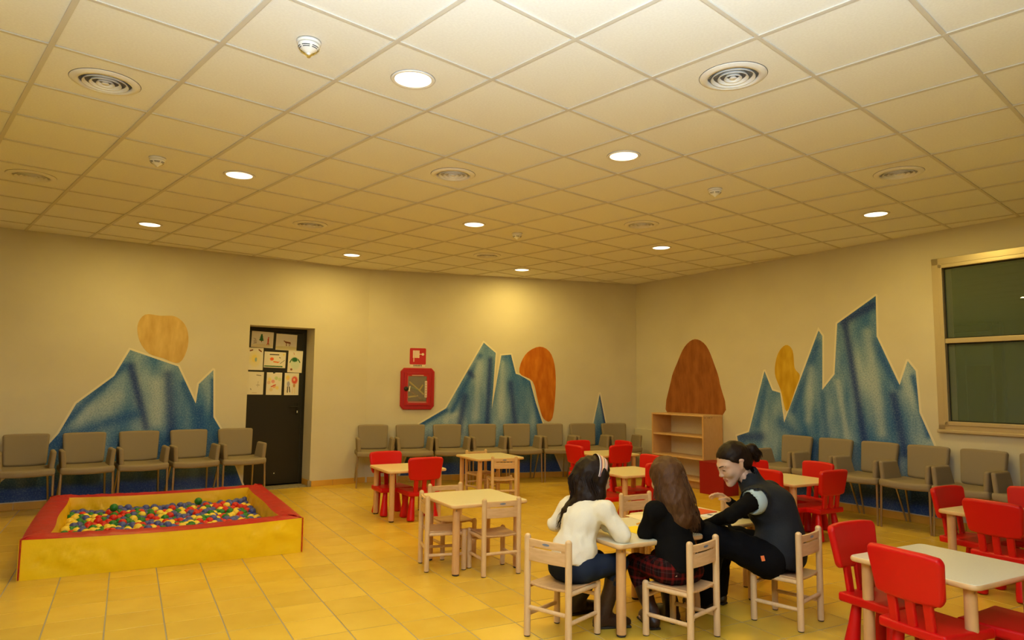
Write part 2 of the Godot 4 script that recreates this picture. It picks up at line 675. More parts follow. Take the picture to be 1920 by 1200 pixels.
func build_ceiling():
	var o := struct("ceiling")
	var wide := Geometry2D.offset_polygon(room, 0.5, Geometry2D.JOIN_MITER)[0]
	part(o, "deck", prism_y(wide, ROOM_H + 0.24, ROOM_H + 0.36), mats.slab)
	var whole := Mb.new()
	whole.rbox(Vector3(0, 0.008, 0), Vector3(0.588, 0.016, 0.588), 0.003, 1)
	var mesh := whole.mesh()
	var unseen := Mb.new()
	var n := 0
	var holed := tile_with_hole(0.588, 0.131)
	var vent_at := {}
	for e in VENTS:
		vent_at[Vector2i(e[0], e[1])] = true
	for i in range(-16, 22):
		for j in range(-16, 22):
			var cor := PackedVector2Array()
			var inside := 0
			for e in [[0.01, 0.01], [0.99, 0.01], [0.99, 0.99], [0.01, 0.99]]:
				var p := grid_point(i + e[0], j + e[1])
				cor.append(p)
				if in_room(p):
					inside += 1
			var c := grid_point(i + 0.5, j + 0.5)
			if inside == 0 and not in_room(c):
				continue
			var seen := false
			for p in cor:
				var fr := to_frame(Vector3(p.x, ROOM_H, p.y))
				if fr.z > 0 and fr.x > -0.03 and fr.x < 1.03 and fr.y > -0.05:
					seen = true
			var m: Mesh = holed if vent_at.has(Vector2i(i, j)) else mesh
			if inside < 4:
				var cut := Geometry2D.intersect_polygons(cor, room)
				if cut.is_empty():
					continue
				m = prism_y(cut[0], ROOM_H, ROOM_H + 0.016)
				if seen and n < 300:
					part(o, "ceiling_tile", m, mats.ceiling_tile)
					n += 1
				else:
					var q := PackedVector2Array()
					for p in cut[0]:
						q.append(Vector2(p.x, -p.y))
					unseen.prism(q, ROOM_H, ROOM_H + 0.016, 0.0, Transform3D(Basis(Vector3(1, 0, 0), Vector3(0, 0, -1), Vector3(0, 1, 0)), Vector3.ZERO))
			elif seen and n < 300:
				part(o, "ceiling_tile", m, mats.ceiling_tile, Vector3(c.x, ROOM_H, c.y), Vector3(0, GRID_TURN, 0))
				n += 1
			else:
				unseen.rbox(Vector3(0, 0.008, 0), Vector3(0.588, 0.016, 0.588), 0.003, 1, 1, null, Transform3D(Basis(Vector3.UP, GRID_TURN), Vector3(c.x, ROOM_H, c.y)))
	var un := part(o, "ceiling_tiles", unseen.mesh(), mats.ceiling_tile)
	un.set_meta("kind", "stuff")
	# the T-bars, one by one, from wall to wall
	for k in range(-16, 22):
		for along in 2:
			var a := grid_point(-20, k) if along == 0 else grid_point(k, -20)
			var e := grid_point(24, k) if along == 0 else grid_point(k, 24)
			for seg in Geometry2D.intersect_polyline_with_polygon(PackedVector2Array([a, e]), room):
				var L: float = seg[0].distance_to(seg[1])
				if L < 0.05:
					continue
				var b := Mb.new()
				var wd := 0.026 if along == 1 else 0.022
				b.rbox(Vector3.ZERO, Vector3(L, 0.006, wd), 0.0015, 1)
				b.box(Vector3(0, 0.02, 0), Vector3(L, 0.036, 0.004))
				var mid: Vector2 = (seg[0] + seg[1]) * 0.5
				part(o, "grid_bar", b.mesh(), mats.grid_bar, Vector3(mid.x, ROOM_H - 0.0035 - 0.0005 * along, mid.y), Vector3(0, -(seg[1] - seg[0]).angle(), 0))
	# recessed downlights
	var lit := [[-1, 0, "nearest the camera, left of centre"], [-1, 4, "second from the camera on the left"], [2, 0, "right of centre near the large round vent"], [-1, 8, "over the ball pit, farthest left"], [3, 4, "in the middle of the ceiling"], [2.96, 8.04, "near the wall above the black door"], [6.78, 6.82, "farthest away, near the room corner"], [6.87, 2.93, "over the bookshelf, near the right wall"], [7, -1, "near the window on the right"]]
	var dl: Node3D = null
	for e in lit:
		var c := grid_point(e[0] + 0.5, e[1] + 0.5)
		dl = downlight("glowing round recessed downlight " + e[2], Vector3(c.x, ROOM_H, c.y))
	# round air diffusers
	var v0: Node3D = null
	for e in VENTS:
		var c := grid_point(e[0] + 0.5, e[1] + 0.5)
		var at := Vector3(c.x, ROOM_H, c.y)
		var lb: String = "round white ceiling air vent, " + e[2]
		if v0 == null:
			v0 = vent(lb, at)
		else:
			copy_of(v0, lb, at, e[0] * 0.4, "round ceiling vents")
	var d0: Node3D = null
	for e in [[-2, 0, "nearest the camera"], [-2, 4, "on the left"], [4, 0, "on the right"], [4, 4, "farthest from the camera"]]:
		var c := grid_point(e[0] + 0.5, e[1] + 0.5)
		var lb: String = "white smoke detector on the ceiling, " + e[2]
		if d0 == null:
			d0 = detector(lb, Vector3(c.x, ROOM_H, c.y))
		else:
			copy_of(d0, lb, Vector3(c.x, ROOM_H, c.y), e[0] * 0.3, "smoke detectors")

func downlight(label: String, at: Vector3) -> Node3D:
	var o := thing("downlight", label, "ceiling light", at, 0, "recessed downlights")
	part(o, "trim_ring", lathe_mesh([[0.098, -0.003], [0.104, -0.008], [0.114, -0.007], [0.120, 0.0], [0.100, 0.001]], 32), mats.vent_metal)
	part(o, "diffuser", lathe_mesh([[0.001, -0.0045], [0.05, -0.0042], [0.099, -0.003], [0.099, 0.0]], 32), mats.lamp_glow)
	var l := AreaLight3D.new()
	l.name = "lamp"
	l.position = Vector3(0, -0.012, 0)
	l.rotation.x = -PI / 2
	l.light_color = LAMP_COLOR
	l.light_energy = LAMP
	l.area_size = Vector2(0.17, 0.17)
	l.area_normalize_energy = true
	l.area_range = 14
	l.area_attenuation = 2
	l.shadow_enabled = true
	o.add_child(l)
	return o

func vent(label: String, at: Vector3) -> Node3D:
	var o := thing("air_vent", label, "ceiling vent", at, 0, "round ceiling vents")
	part(o, "flange", lathe_mesh([[0.130, 0.012], [0.128, -0.002], [0.132, -0.014], [0.150, -0.012], [0.168, -0.005], [0.174, 0.0], [0.131, 0.0]], 40), mats.vent_metal)
	part(o, "duct", lathe_mesh([[0.129, 0.0], [0.129, 0.2], [0.0, 0.2]], 36), mats.duct)
	for k in 3:
		var r: float = [0.112, 0.078, 0.045][k]
		part(o, "cone_ring", lathe_mesh([[r - 0.024, 0.018], [r - 0.004, -0.014], [r, -0.016], [r + 0.001, -0.013], [r - 0.020, 0.019]], 36), mats.vent_metal)
	part(o, "centre_disc", lathe_mesh([[0.0, -0.015], [0.016, -0.014], [0.020, -0.011], [0.006, 0.006]], 24), mats.vent_metal)
	return o

func detector(label: String, at: Vector3) -> Node3D:
	var o := thing("smoke_detector", label, "smoke detector", at, 0, "smoke detectors")
	part(o, "base", lathe_mesh([[0.0, -0.016], [0.050, -0.016], [0.056, -0.012], [0.058, 0.0]], 32), mats.white_plastic)
	part(o, "housing", lathe_mesh([[0.0, -0.062], [0.010, -0.061], [0.020, -0.054], [0.036, -0.043], [0.048, -0.032], [0.051, -0.024], [0.050, -0.015]], 32), mats.white_plastic)
	for k in 6:
		for row in 2:
			var b := Mb.new()
			var a0 := TAU * k / 6.0 + 0.12
			var r: float = 0.0475 if row == 0 else 0.0415
			var y: float = -0.0335 if row == 0 else -0.0395
			b.grid(8, 1, func(u, v):
				var a: float = a0 + u * (TAU / 6.0 - 0.24)
				var rr: float = r + 0.0014 - v * 0.0016
				return Vector3(cos(a) * rr, y - v * 0.003, -sin(a) * rr))
			part(o, "slot", b.mesh(), mats.dark_slot)
	part(o, "sensor_tip", lathe_mesh([[0.0, -0.068], [0.008, -0.066], [0.011, -0.060], [0.010, -0.056]], 16), mats.white_plastic)
	return o

func build_door():
	var w := "left"
	var o := struct("door_1", wpos(w, 2.98, 0, -0.30), wturn(w))
	# black leaf and frame, set back in the wall
	var f := Mb.new()
	f.rbox(Vector3(-0.43, 1.05, 0), Vector3(0.06, 2.10, 0.07), 0.005, 1)
	f.rbox(Vector3(0.405, 1.05, 0), Vector3(0.05, 2.10, 0.07), 0.005, 1)
	f.rbox(Vector3(0, 2.085, 0), Vector3(0.86, 0.05, 0.07), 0.005, 1)
	part(o, "frame", f.mesh(), mats.door_black, Vector3(0, 0, -0.03))
	part(o, "leaf", box_mesh(Vector3(0.79, 2.03, 0.04), 0.004), mats.door_black, Vector3(-0.01, 1.04, -0.02))
	var h := part(o, "handle_plate", box_mesh(Vector3(0.035, 0.16, 0.008), 0.003), mats.black_metal, Vector3(0.33, 1.02, 0.004))
	part(h, "lever", rod_mesh(Vector3(0, 0.03, 0.0), Vector3(0, 0.03, 0.045), 0.008, 0.008), mats.black_metal)
	part(h, "grip", rod_mesh(Vector3(0.008, 0.03, 0.045), Vector3(-0.12, 0.03, 0.045), 0.009, 0.008), mats.black_metal)
	part(h, "keyhole", box_mesh(Vector3(0.012, 0.03, 0.002)), mats.vent_metal, Vector3(0, -0.04, 0.005))
	part(o, "scuff", box_mesh(Vector3(0.012, 0.016, 0.001)), mats.white_plastic, Vector3(0.05, 0.17, 0.0006))
	var th := part(o, "threshold", box_mesh(Vector3(0.857, 0.02, 0.30), 0.003), mats.concrete, Vector3(0.0, -0.001, 0.15))
	# the chipped stub of skirting on the right jamb
	var c := Mb.new()
	c.rbox(Vector3(0, 0.04, 0), Vector3(0.05, 0.085, 0.02), 0.006, 2, 2, func(p): return p * (1.0 + 0.12 * sin(p.x * 190.0 + p.y * 160.0)))
	part(self, "trim_2", c.mesh(), mats.concrete, wpos(w, 3.405, 0, 0.012), Vector3(0, wturn(w), 0)).set_meta("kind", "structure")
	var sk := Mb.new()
	sk.rbox(Vector3(0, 0.0375, 0), Vector3(0.010, 0.075, 0.26), 0.002, 1)
	part(self, "trim_3", sk.mesh(), mats.skirting, wpos(w, 3.404, 0.01, -0.14), Vector3(0, wturn(w), 0)).set_meta("kind", "structure")
	# children's drawings stuck on the leaf: centre s, top, width, height, tilt
	var dr := [
		[2.805, 2.052, 0.288, 0.215, -0.03, "drawing of a green tree between two small figures, top left on the black door", 0],
		[3.128, 2.032, 0.286, 0.22, -0.03, "drawing of a small brown horse, top right on the black door", 1],
		[2.726, 1.832, 0.196, 0.295, -0.01, "pale yellow drawing with a blue spot, left on the black door", 2],
		[2.982, 1.785, 0.288, 0.212, -0.02, "drawing with an orange blob over a dark green strip, middle of the black door", 3],
		[3.258, 1.813, 0.200, 0.300, -0.03, "drawing of a dark green round creature, right on the black door", 4],
		[2.738, 1.514, 0.208, 0.300, -0.01, "nearly blank pencil drawing, bottom left on the black door", 5],
		[2.983, 1.509, 0.206, 0.300, -0.01, "drawing with pink, yellow and green patches, bottom middle on the black door", 6],
		[3.220, 1.506, 0.196, 0.300, 0.0, "drawing of two people with yellow and red hair, bottom right on the black door", 7]]
	for e in dr:
		var m := StandardMaterial3D.new()
		m.albedo_texture = drawing(e[6], e[2] / e[3])
		m.roughness = 0.8
		var d := thing("drawing", e[5], "drawing", wpos(w, e[0], e[1] - e[3] * 0.5, -0.297), wturn(w), "children's drawings on the door")
		var b := Mb.new()
		b.box(Vector3(0, 0, 0), Vector3(e[2], e[3], 0.001))
		var pp := part(d, "sheet", b.mesh(), mats.white_plastic)
		pp.rotation.z = e[4]
		var q := Mb.new()
		q.flat_quad(Vector3(-e[2] / 2, -e[3] / 2, 0.0009), Vector3(e[2] / 2, -e[3] / 2, 0.0009), Vector3(e[2] / 2, e[3] / 2, 0.0009), Vector3(-e[2] / 2, e[3] / 2, 0.0009))
		var dd := part(d, "crayon", q.mesh(), m)
		dd.rotation.z = e[4]

func blot(img: Image, x: float, y: float, rx: float, ry: float, c: Color, a := 0.9):
	var w := img.get_width()
	var h := img.get_height()
	for py in range(maxi(0, int((y - ry) * h)), mini(h, int((y + ry) * h) + 1)):
		for px in range(maxi(0, int((x - rx) * w)), mini(w, int((x + rx) * w) + 1)):
			var dx := (float(px) / w - x) / rx
			var dy := (float(py) / h - y) / ry
			var g := 0.75 + 0.4 * sin(px * 1.7 + py * 0.9) * sin(py * 1.1 - px * 0.4)
			if dx * dx + dy * dy < g:
				img.set_pixel(px, py, img.get_pixel(px, py).lerp(c, a))

func stroke(img: Image, x0: float, y0: float, x1: float, y1: float, r: float, c: Color, a := 0.9):
	var n := 24
	for k in n + 1:
		blot(img, lerpf(x0, x1, float(k) / n), lerpf(y0, y1, float(k) / n), r, r * 1.2, c, a)

func drawing(k: int, aspect: float) -> ImageTexture:
	var w := 128
	var img := Image.create(w, int(w / aspect), true, Image.FORMAT_RGB8)
	img.fill(Color8(232, 226, 218))
	var green := Color8(16, 92, 46)
	var red := Color8(196, 40, 34)
	var brown := Color8(122, 62, 34)
	var yellow := Color8(238, 214, 96)
	match k:
		0:
			blot(img, 0.5, 0.9, 0.6, 0.16, Color8(226, 212, 170), 0.7)
			for i in 4:
				blot(img, 0.45, 0.22 + i * 0.1, 0.05 + i * 0.022, 0.075, green)
			stroke(img, 0.46, 0.58, 0.46, 0.64, 0.018, brown)
			stroke(img, 0.76, 0.42, 0.76, 0.7, 0.03, red)
			stroke(img, 0.74, 0.7, 0.72, 0.8, 0.018, red)
			stroke(img, 0.78, 0.7, 0.8, 0.8, 0.018, brown)
			blot(img, 0.77, 0.35, 0.03, 0.05, red)
			blot(img, 0.17, 0.62, 0.09, 0.12, Color8(170, 150, 140), 0.5)
			stroke(img, 0.1, 0.45, 0.2, 0.5, 0.012, Color8(80, 60, 60))
			stroke(img, 0.1, 0.75, 0.24, 0.72, 0.012, Color8(80, 60, 60))
		1:
			blot(img, 0.5, 0.86, 0.7, 0.14, Color8(214, 206, 160), 0.8)
			stroke(img, 0.46, 0.49, 0.66, 0.52, 0.045, brown)
			stroke(img, 0.46, 0.48, 0.38, 0.42, 0.025, brown)
			for x in [0.48, 0.5, 0.62, 0.65]:
				stroke(img, x, 0.55, x + 0.01, 0.72, 0.01, brown)
			stroke(img, 0.68, 0.52, 0.7, 0.62, 0.012, brown)
		2:
			blot(img, 0.45, 0.5, 0.45, 0.4, Color8(232, 220, 170), 0.7)
			blot(img, 0.42, 0.48, 0.22, 0.2, yellow, 0.6)
			blot(img, 0.52, 0.53, 0.08, 0.11, Color8(128, 170, 200), 0.8)
			stroke(img, 0.1, 0.14, 0.28, 0.1, 0.03, brown, 0.6)
			stroke(img, 0.68, 0.08, 0.86, 0.16, 0.03, brown, 0.6)
		3:
			stroke(img, 0.26, 0.17, 0.66, 0.16, 0.028, Color8(30, 30, 34))
			blot(img, 0.9, 0.14, 0.05, 0.06, yellow)
			blot(img, 0.35, 0.45, 0.1, 0.12, Color8(232, 88, 40))
			stroke(img, 0.45, 0.62, 0.62, 0.64, 0.035, Color8(226, 110, 40))
			stroke(img, 0.62, 0.68, 0.7, 0.6, 0.02, Color8(226, 120, 50))
			stroke(img, 0.7, 0.34, 0.74, 0.36, 0.02, Color8(30, 30, 34))
			stroke(img, 0.75, 0.72, 0.94, 0.5, 0.012, Color8(60, 50, 40))
			stroke(img, 0.04, 0.91, 0.84, 0.91, 0.035, green)
		4:
			blot(img, 0.5, 0.6, 0.36, 0.3, Color8(196, 222, 200), 0.6)
			blot(img, 0.45, 0.41, 0.24, 0.12, green)
			stroke(img, 0.22, 0.42, 0.14, 0.54, 0.03, green)
			stroke(img, 0.7, 0.4, 0.82, 0.52, 0.03, green)
			blot(img, 0.26, 0.86, 0.09, 0.055, brown)
			stroke(img, 0.36, 0.1, 0.4, 0.18, 0.02, Color8(200, 130, 120), 0.6)
		5:
			stroke(img, 0.54, 0.14, 0.82, 0.16, 0.016, Color8(110, 104, 98), 0.7)
			stroke(img, 0.66, 0.42, 0.64, 0.66, 0.012, Color8(150, 142, 134), 0.7)
			stroke(img, 0.54, 0.58, 0.76, 0.58, 0.012, Color8(160, 150, 142), 0.6)
			stroke(img, 0.2, 0.75, 0.24, 0.78, 0.03, Color8(170, 160, 150), 0.6)
			stroke(img, 0.3, 0.92, 0.6, 0.92, 0.01, Color8(190, 150, 140), 0.6)
		6:
			for e in [[0.2, 0.3, yellow], [0.42, 0.4, Color8(224, 110, 120)], [0.62, 0.25, Color8(160, 196, 120)], [0.85, 0.3, Color8(190, 214, 150)], [0.5, 0.62, Color8(226, 140, 80)], [0.7, 0.68, yellow], [0.32, 0.76, Color8(220, 190, 130)], [0.15, 0.45, Color8(214, 170, 140)]]:
				blot(img, e[0], e[1], 0.13, 0.09, e[2], 0.6)
			stroke(img, 0.3, 0.64, 0.6, 0.54, 0.02, red, 0.7)
			stroke(img, 0.42, 0.02, 0.52, 0.0, 0.03, Color8(50, 60, 60))
		7:
			blot(img, 0.22, 0.22, 0.15, 0.13, yellow)
			blot(img, 0.25, 0.26, 0.08, 0.08, Color8(238, 190, 150))
			blot(img, 0.27, 0.5, 0.12, 0.14, Color8(150, 150, 190), 0.8)
			stroke(img, 0.22, 0.64, 0.22, 0.86, 0.035, Color8(40, 30, 30))
			stroke(img, 0.34, 0.64, 0.38, 0.84, 0.035, Color8(40, 30, 30))
			blot(img, 0.7, 0.32, 0.24, 0.2, Color8(220, 70, 58))
			blot(img, 0.67, 0.3, 0.09, 0.08, Color8(240, 200, 160))
			blot(img, 0.68, 0.56, 0.1, 0.1, Color8(190, 130, 70), 0.8)
			stroke(img, 0.6, 0.66, 0.56, 0.92, 0.02, Color8(230, 190, 140))
			stroke(img, 0.74, 0.66, 0.72, 0.92, 0.02, Color8(230, 190, 140))
	img.generate_mipmaps()
	return ImageTexture.create_from_image(img)

func build_window():
	var w := "right"
	var o := struct("window_1", wpos(w, -2.75, 1.83), wturn(w))
	var hw := 1.13
	var hh := 0.88
	var f := Mb.new()
	# a flat outer casing with mitred look and a raised inner frame
	for e in [[-1, 0], [1, 0], [0, -1], [0, 1]]:
		if e[0] != 0:
			f.rbox(Vector3(e[0] * (hw - 0.035), 0, 0.012), Vector3(0.07, 2 * hh, 0.024), 0.004, 1)
			f.rbox(Vector3(e[0] * (hw - 0.085), 0, -0.01), Vector3(0.04, 2 * hh - 0.12, 0.09), 0.005, 2)
		else:
			f.rbox(Vector3(0, e[1] * (hh - 0.035), 0.012), Vector3(2 * hw, 0.07, 0.024), 0.004, 1)
			f.rbox(Vector3(0, e[1] * (hh - 0.085), -0.01), Vector3(2 * hw - 0.12, 0.04, 0.09), 0.005, 2)
	part(o, "window_frame", f.mesh(), mats.aluminium)
	part(o, "transom", box_mesh(Vector3(2 * hw - 0.18, 0.05, 0.06), 0.005), mats.aluminium, Vector3(0, 0.03, -0.005))
	part(o, "sill", box_mesh(Vector3(2 * hw + 0.02, 0.03, 0.05), 0.006), mats.aluminium, Vector3(0, -hh + 0.005, 0.02))
	for e in [[0.055, hh - 0.105], [-hh + 0.105, 0.005]]:
		var y: float = (e[0] + e[1]) * 0.5
		var ph: float = e[1] - e[0]
		part(o, "gasket", frame_mesh(2 * hw - 0.21, ph, 0.010, 0.012), mats.gasket, Vector3(0, y, -0.01))
		part(o, "pane", box_mesh(Vector3(2 * hw - 0.22, ph - 0.01, 0.005)), mats.glass, Vector3(0, y, -0.012))
	# the dim room behind the glass
	var r := struct("wall_side_room", wpos(w, -2.75, 0), wturn(w))
	var b := Mb.new()
	b.box(Vector3(0.2, 1.5, -2.1), Vector3(4.6, 3.2, 0.1))
	b.box(Vector3(-2.10, 1.5, -1.15), Vector3(0.1, 3.2, 1.9))
	b.box(Vector3(2.5, 1.5, -1.15), Vector3(0.1, 3.2, 1.9))
	b.box(Vector3(0.2, -0.05, -1.15), Vector3(4.6, 0.1, 2.0))
	b.box(Vector3(0.2, 2.95, -1.15), Vector3(4.6, 0.1, 2.0))
	part(r, "plaster", b.mesh(), mats.side_room)
	var d := struct("door_2", wpos(w, -4.475, 0, -2.02), wturn(w))
	part(d, "frame", frame_mesh(0.64, 4.38, 0.10, 0.10), mats.side_frame, Vector3(0, 0.0, 0))
	part(d, "leaf", box_mesh(Vector3(0.44, 2.08, 0.03), 0.004), mats.side_door, Vector3(0, 1.04, 0.0))
	part(d, "leaf_panel", box_mesh(Vector3(0.28, 1.45, 0.02), 0.004), mats.side_frame, Vector3(0.04, 0.95, 0.016))

func frame_mesh(w: float, h: float, t: float, d: float) -> ArrayMesh:
	var b := Mb.new()
	for s in [-1.0, 1.0]:
		b.rbox(Vector3(s * (w - t) * 0.5, 0, 0), Vector3(t, h, d), minf(t, d) * 0.2, 1)
		b.rbox(Vector3(0, s * (h - t) * 0.5, 0), Vector3(w - 2 * t, t, d), minf(t, d) * 0.2, 1)
	return b.mesh()

# ------------------------------------------------------------------ murals
func pts(a: Array) -> PackedVector2Array:
	var p := PackedVector2Array()
	for e in a:
		p.append(Vector2(e[0], e[1]))
	return p

func mural_tex(box: Rect2, strokes: Array, seed_: int) -> ImageTexture:
	# sprayed paint: mid blue ground, pale sprayed areas, dark blue strokes, speckle
	var w := 384
	var h := int(w * box.size.y / box.size.x)
	var img := Image.create(w, h, true, Image.FORMAT_RGB8)
	var n1 := noise(1.6, seed_, 3)
	var n2 := noise(0.9, seed_ + 1, 2)
	var n3 := noise(60.0, seed_ + 2, 2)
	for y in h:
		for x in w:
			var s := box.position.x + box.size.x * x / w
			var t := box.position.y + box.size.y * (1.0 - float(y) / h)
			var pale := clampf(0.48 + 0.75 * n1.get_noise_2d(s * 1.5, t * 0.45) + 0.3 * n2.get_noise_2d(s, t), 0.0, 1.0)
			var c := Color8(46, 98, 172).lerp(Color8(162, 186, 210), pale)
			var p := Vector2(s, t)
			for e in strokes:
				var q := Geometry2D.get_closest_point_to_segment(p, e[0], e[1])
				var d: float = p.distance_to(q) / e[2]
				if d < 1.6:
					c = c.lerp(e[3], exp(-d * d * 2.2) * e[4])
			var sp := n3.get_noise_2d(s, t)
			c = c.lerp(Color8(206, 216, 220), clampf(sp * 0.5, 0.0, 0.28))
			c = c.lerp(Color8(30, 60, 120), clampf(-sp * 0.45, 0.0, 0.25))
			img.set_pixel(x, y, c)
	img.generate_mipmaps()
	return ImageTexture.create_from_image(img)

func mural(called: String, label: String, w: String, poly: PackedVector2Array, strokes: Array, seed_: int):
	var lo := poly[0]
	var hi := poly[0]
	for p in poly:
		lo = lo.min(p)
		hi = hi.max(p)
	var box := Rect2(lo, hi - lo)
	var c := box.get_center()
	var o := thing(called, label, "mural", wpos(w, c.x, lo.y), wturn(w), "painted icebergs")
	var shift := PackedVector2Array()
	for p in poly:
		shift.append(Vector2(p.x - c.x, p.y - lo.y))
	var m := StandardMaterial3D.new()
	m.albedo_texture = mural_tex(box, strokes, seed_)
	m.roughness = 0.7
	m.metallic_specular = 0.3
	var b := Mb.new()
	b.prism(shift, 0.0, 0.0026)
	for k in b.v.size():
		var p := b.v[k]
		b.uv[k] = Vector2((p.x + c.x - box.position.x) / box.size.x, 1.0 - p.y / box.size.y)
	part(o, "blue_paint", b.mesh(), m)
	var rim := Mb.new()
	for q in Geometry2D.offset_polygon(shift, 0.022, Geometry2D.JOIN_MITER):
		var lowcut := Geometry2D.intersect_polygons(q, PackedVector2Array([Vector2(-9, 0), Vector2(9, 0), Vector2(9, 9), Vector2(-9, 9)]))
		for r in lowcut:
			rim.prism(r, 0.0, 0.0014)
	part(o, "white_outline", rim.mesh(), mats.outline)
	return o

func blob_mural(label: String, w: String, poly: PackedVector2Array, c0: Color, c1: Color, seed_: int):
	# a plain painted patch with a rounded outline
	var q := PackedVector2Array()
	var n := poly.size()
	for k in n:
		for i in 4:
			q.append(catmull(poly[(k - 1 + n) % n], poly[k], poly[(k + 1) % n], poly[(k + 2) % n], i / 4.0))
	var lo := q[0]
	var hi := q[0]
	for p in q:
		lo = lo.min(p)
		hi = hi.max(p)
	var c := (lo + hi) * 0.5
	for k in q.size():
		q[k] -= Vector2(c.x, lo.y)
	var o := thing("painted_patch", label, "mural", wpos(w, c.x, lo.y), wturn(w), "painted patches")
	var m := textured("patch_%d" % seed_, ramp_tex(noise(0.03, seed_, 4), c0, c1, 128), 0.75, Vector3(2.2, 0.7, 2.2), false, 0.3)
	var b := Mb.new()
	b.prism(q, 0.0, 0.0022)
	part(o, "paint", b.mesh(), m)

func catmull(a: Vector2, b: Vector2, c: Vector2, d: Vector2, t: float) -> Vector2:
	return 0.5 * (2.0 * b + (c - a) * t + (2.0 * a - 5.0 * b + 4.0 * c - d) * t * t + (3.0 * b - a - 3.0 * c + d) * t * t * t)

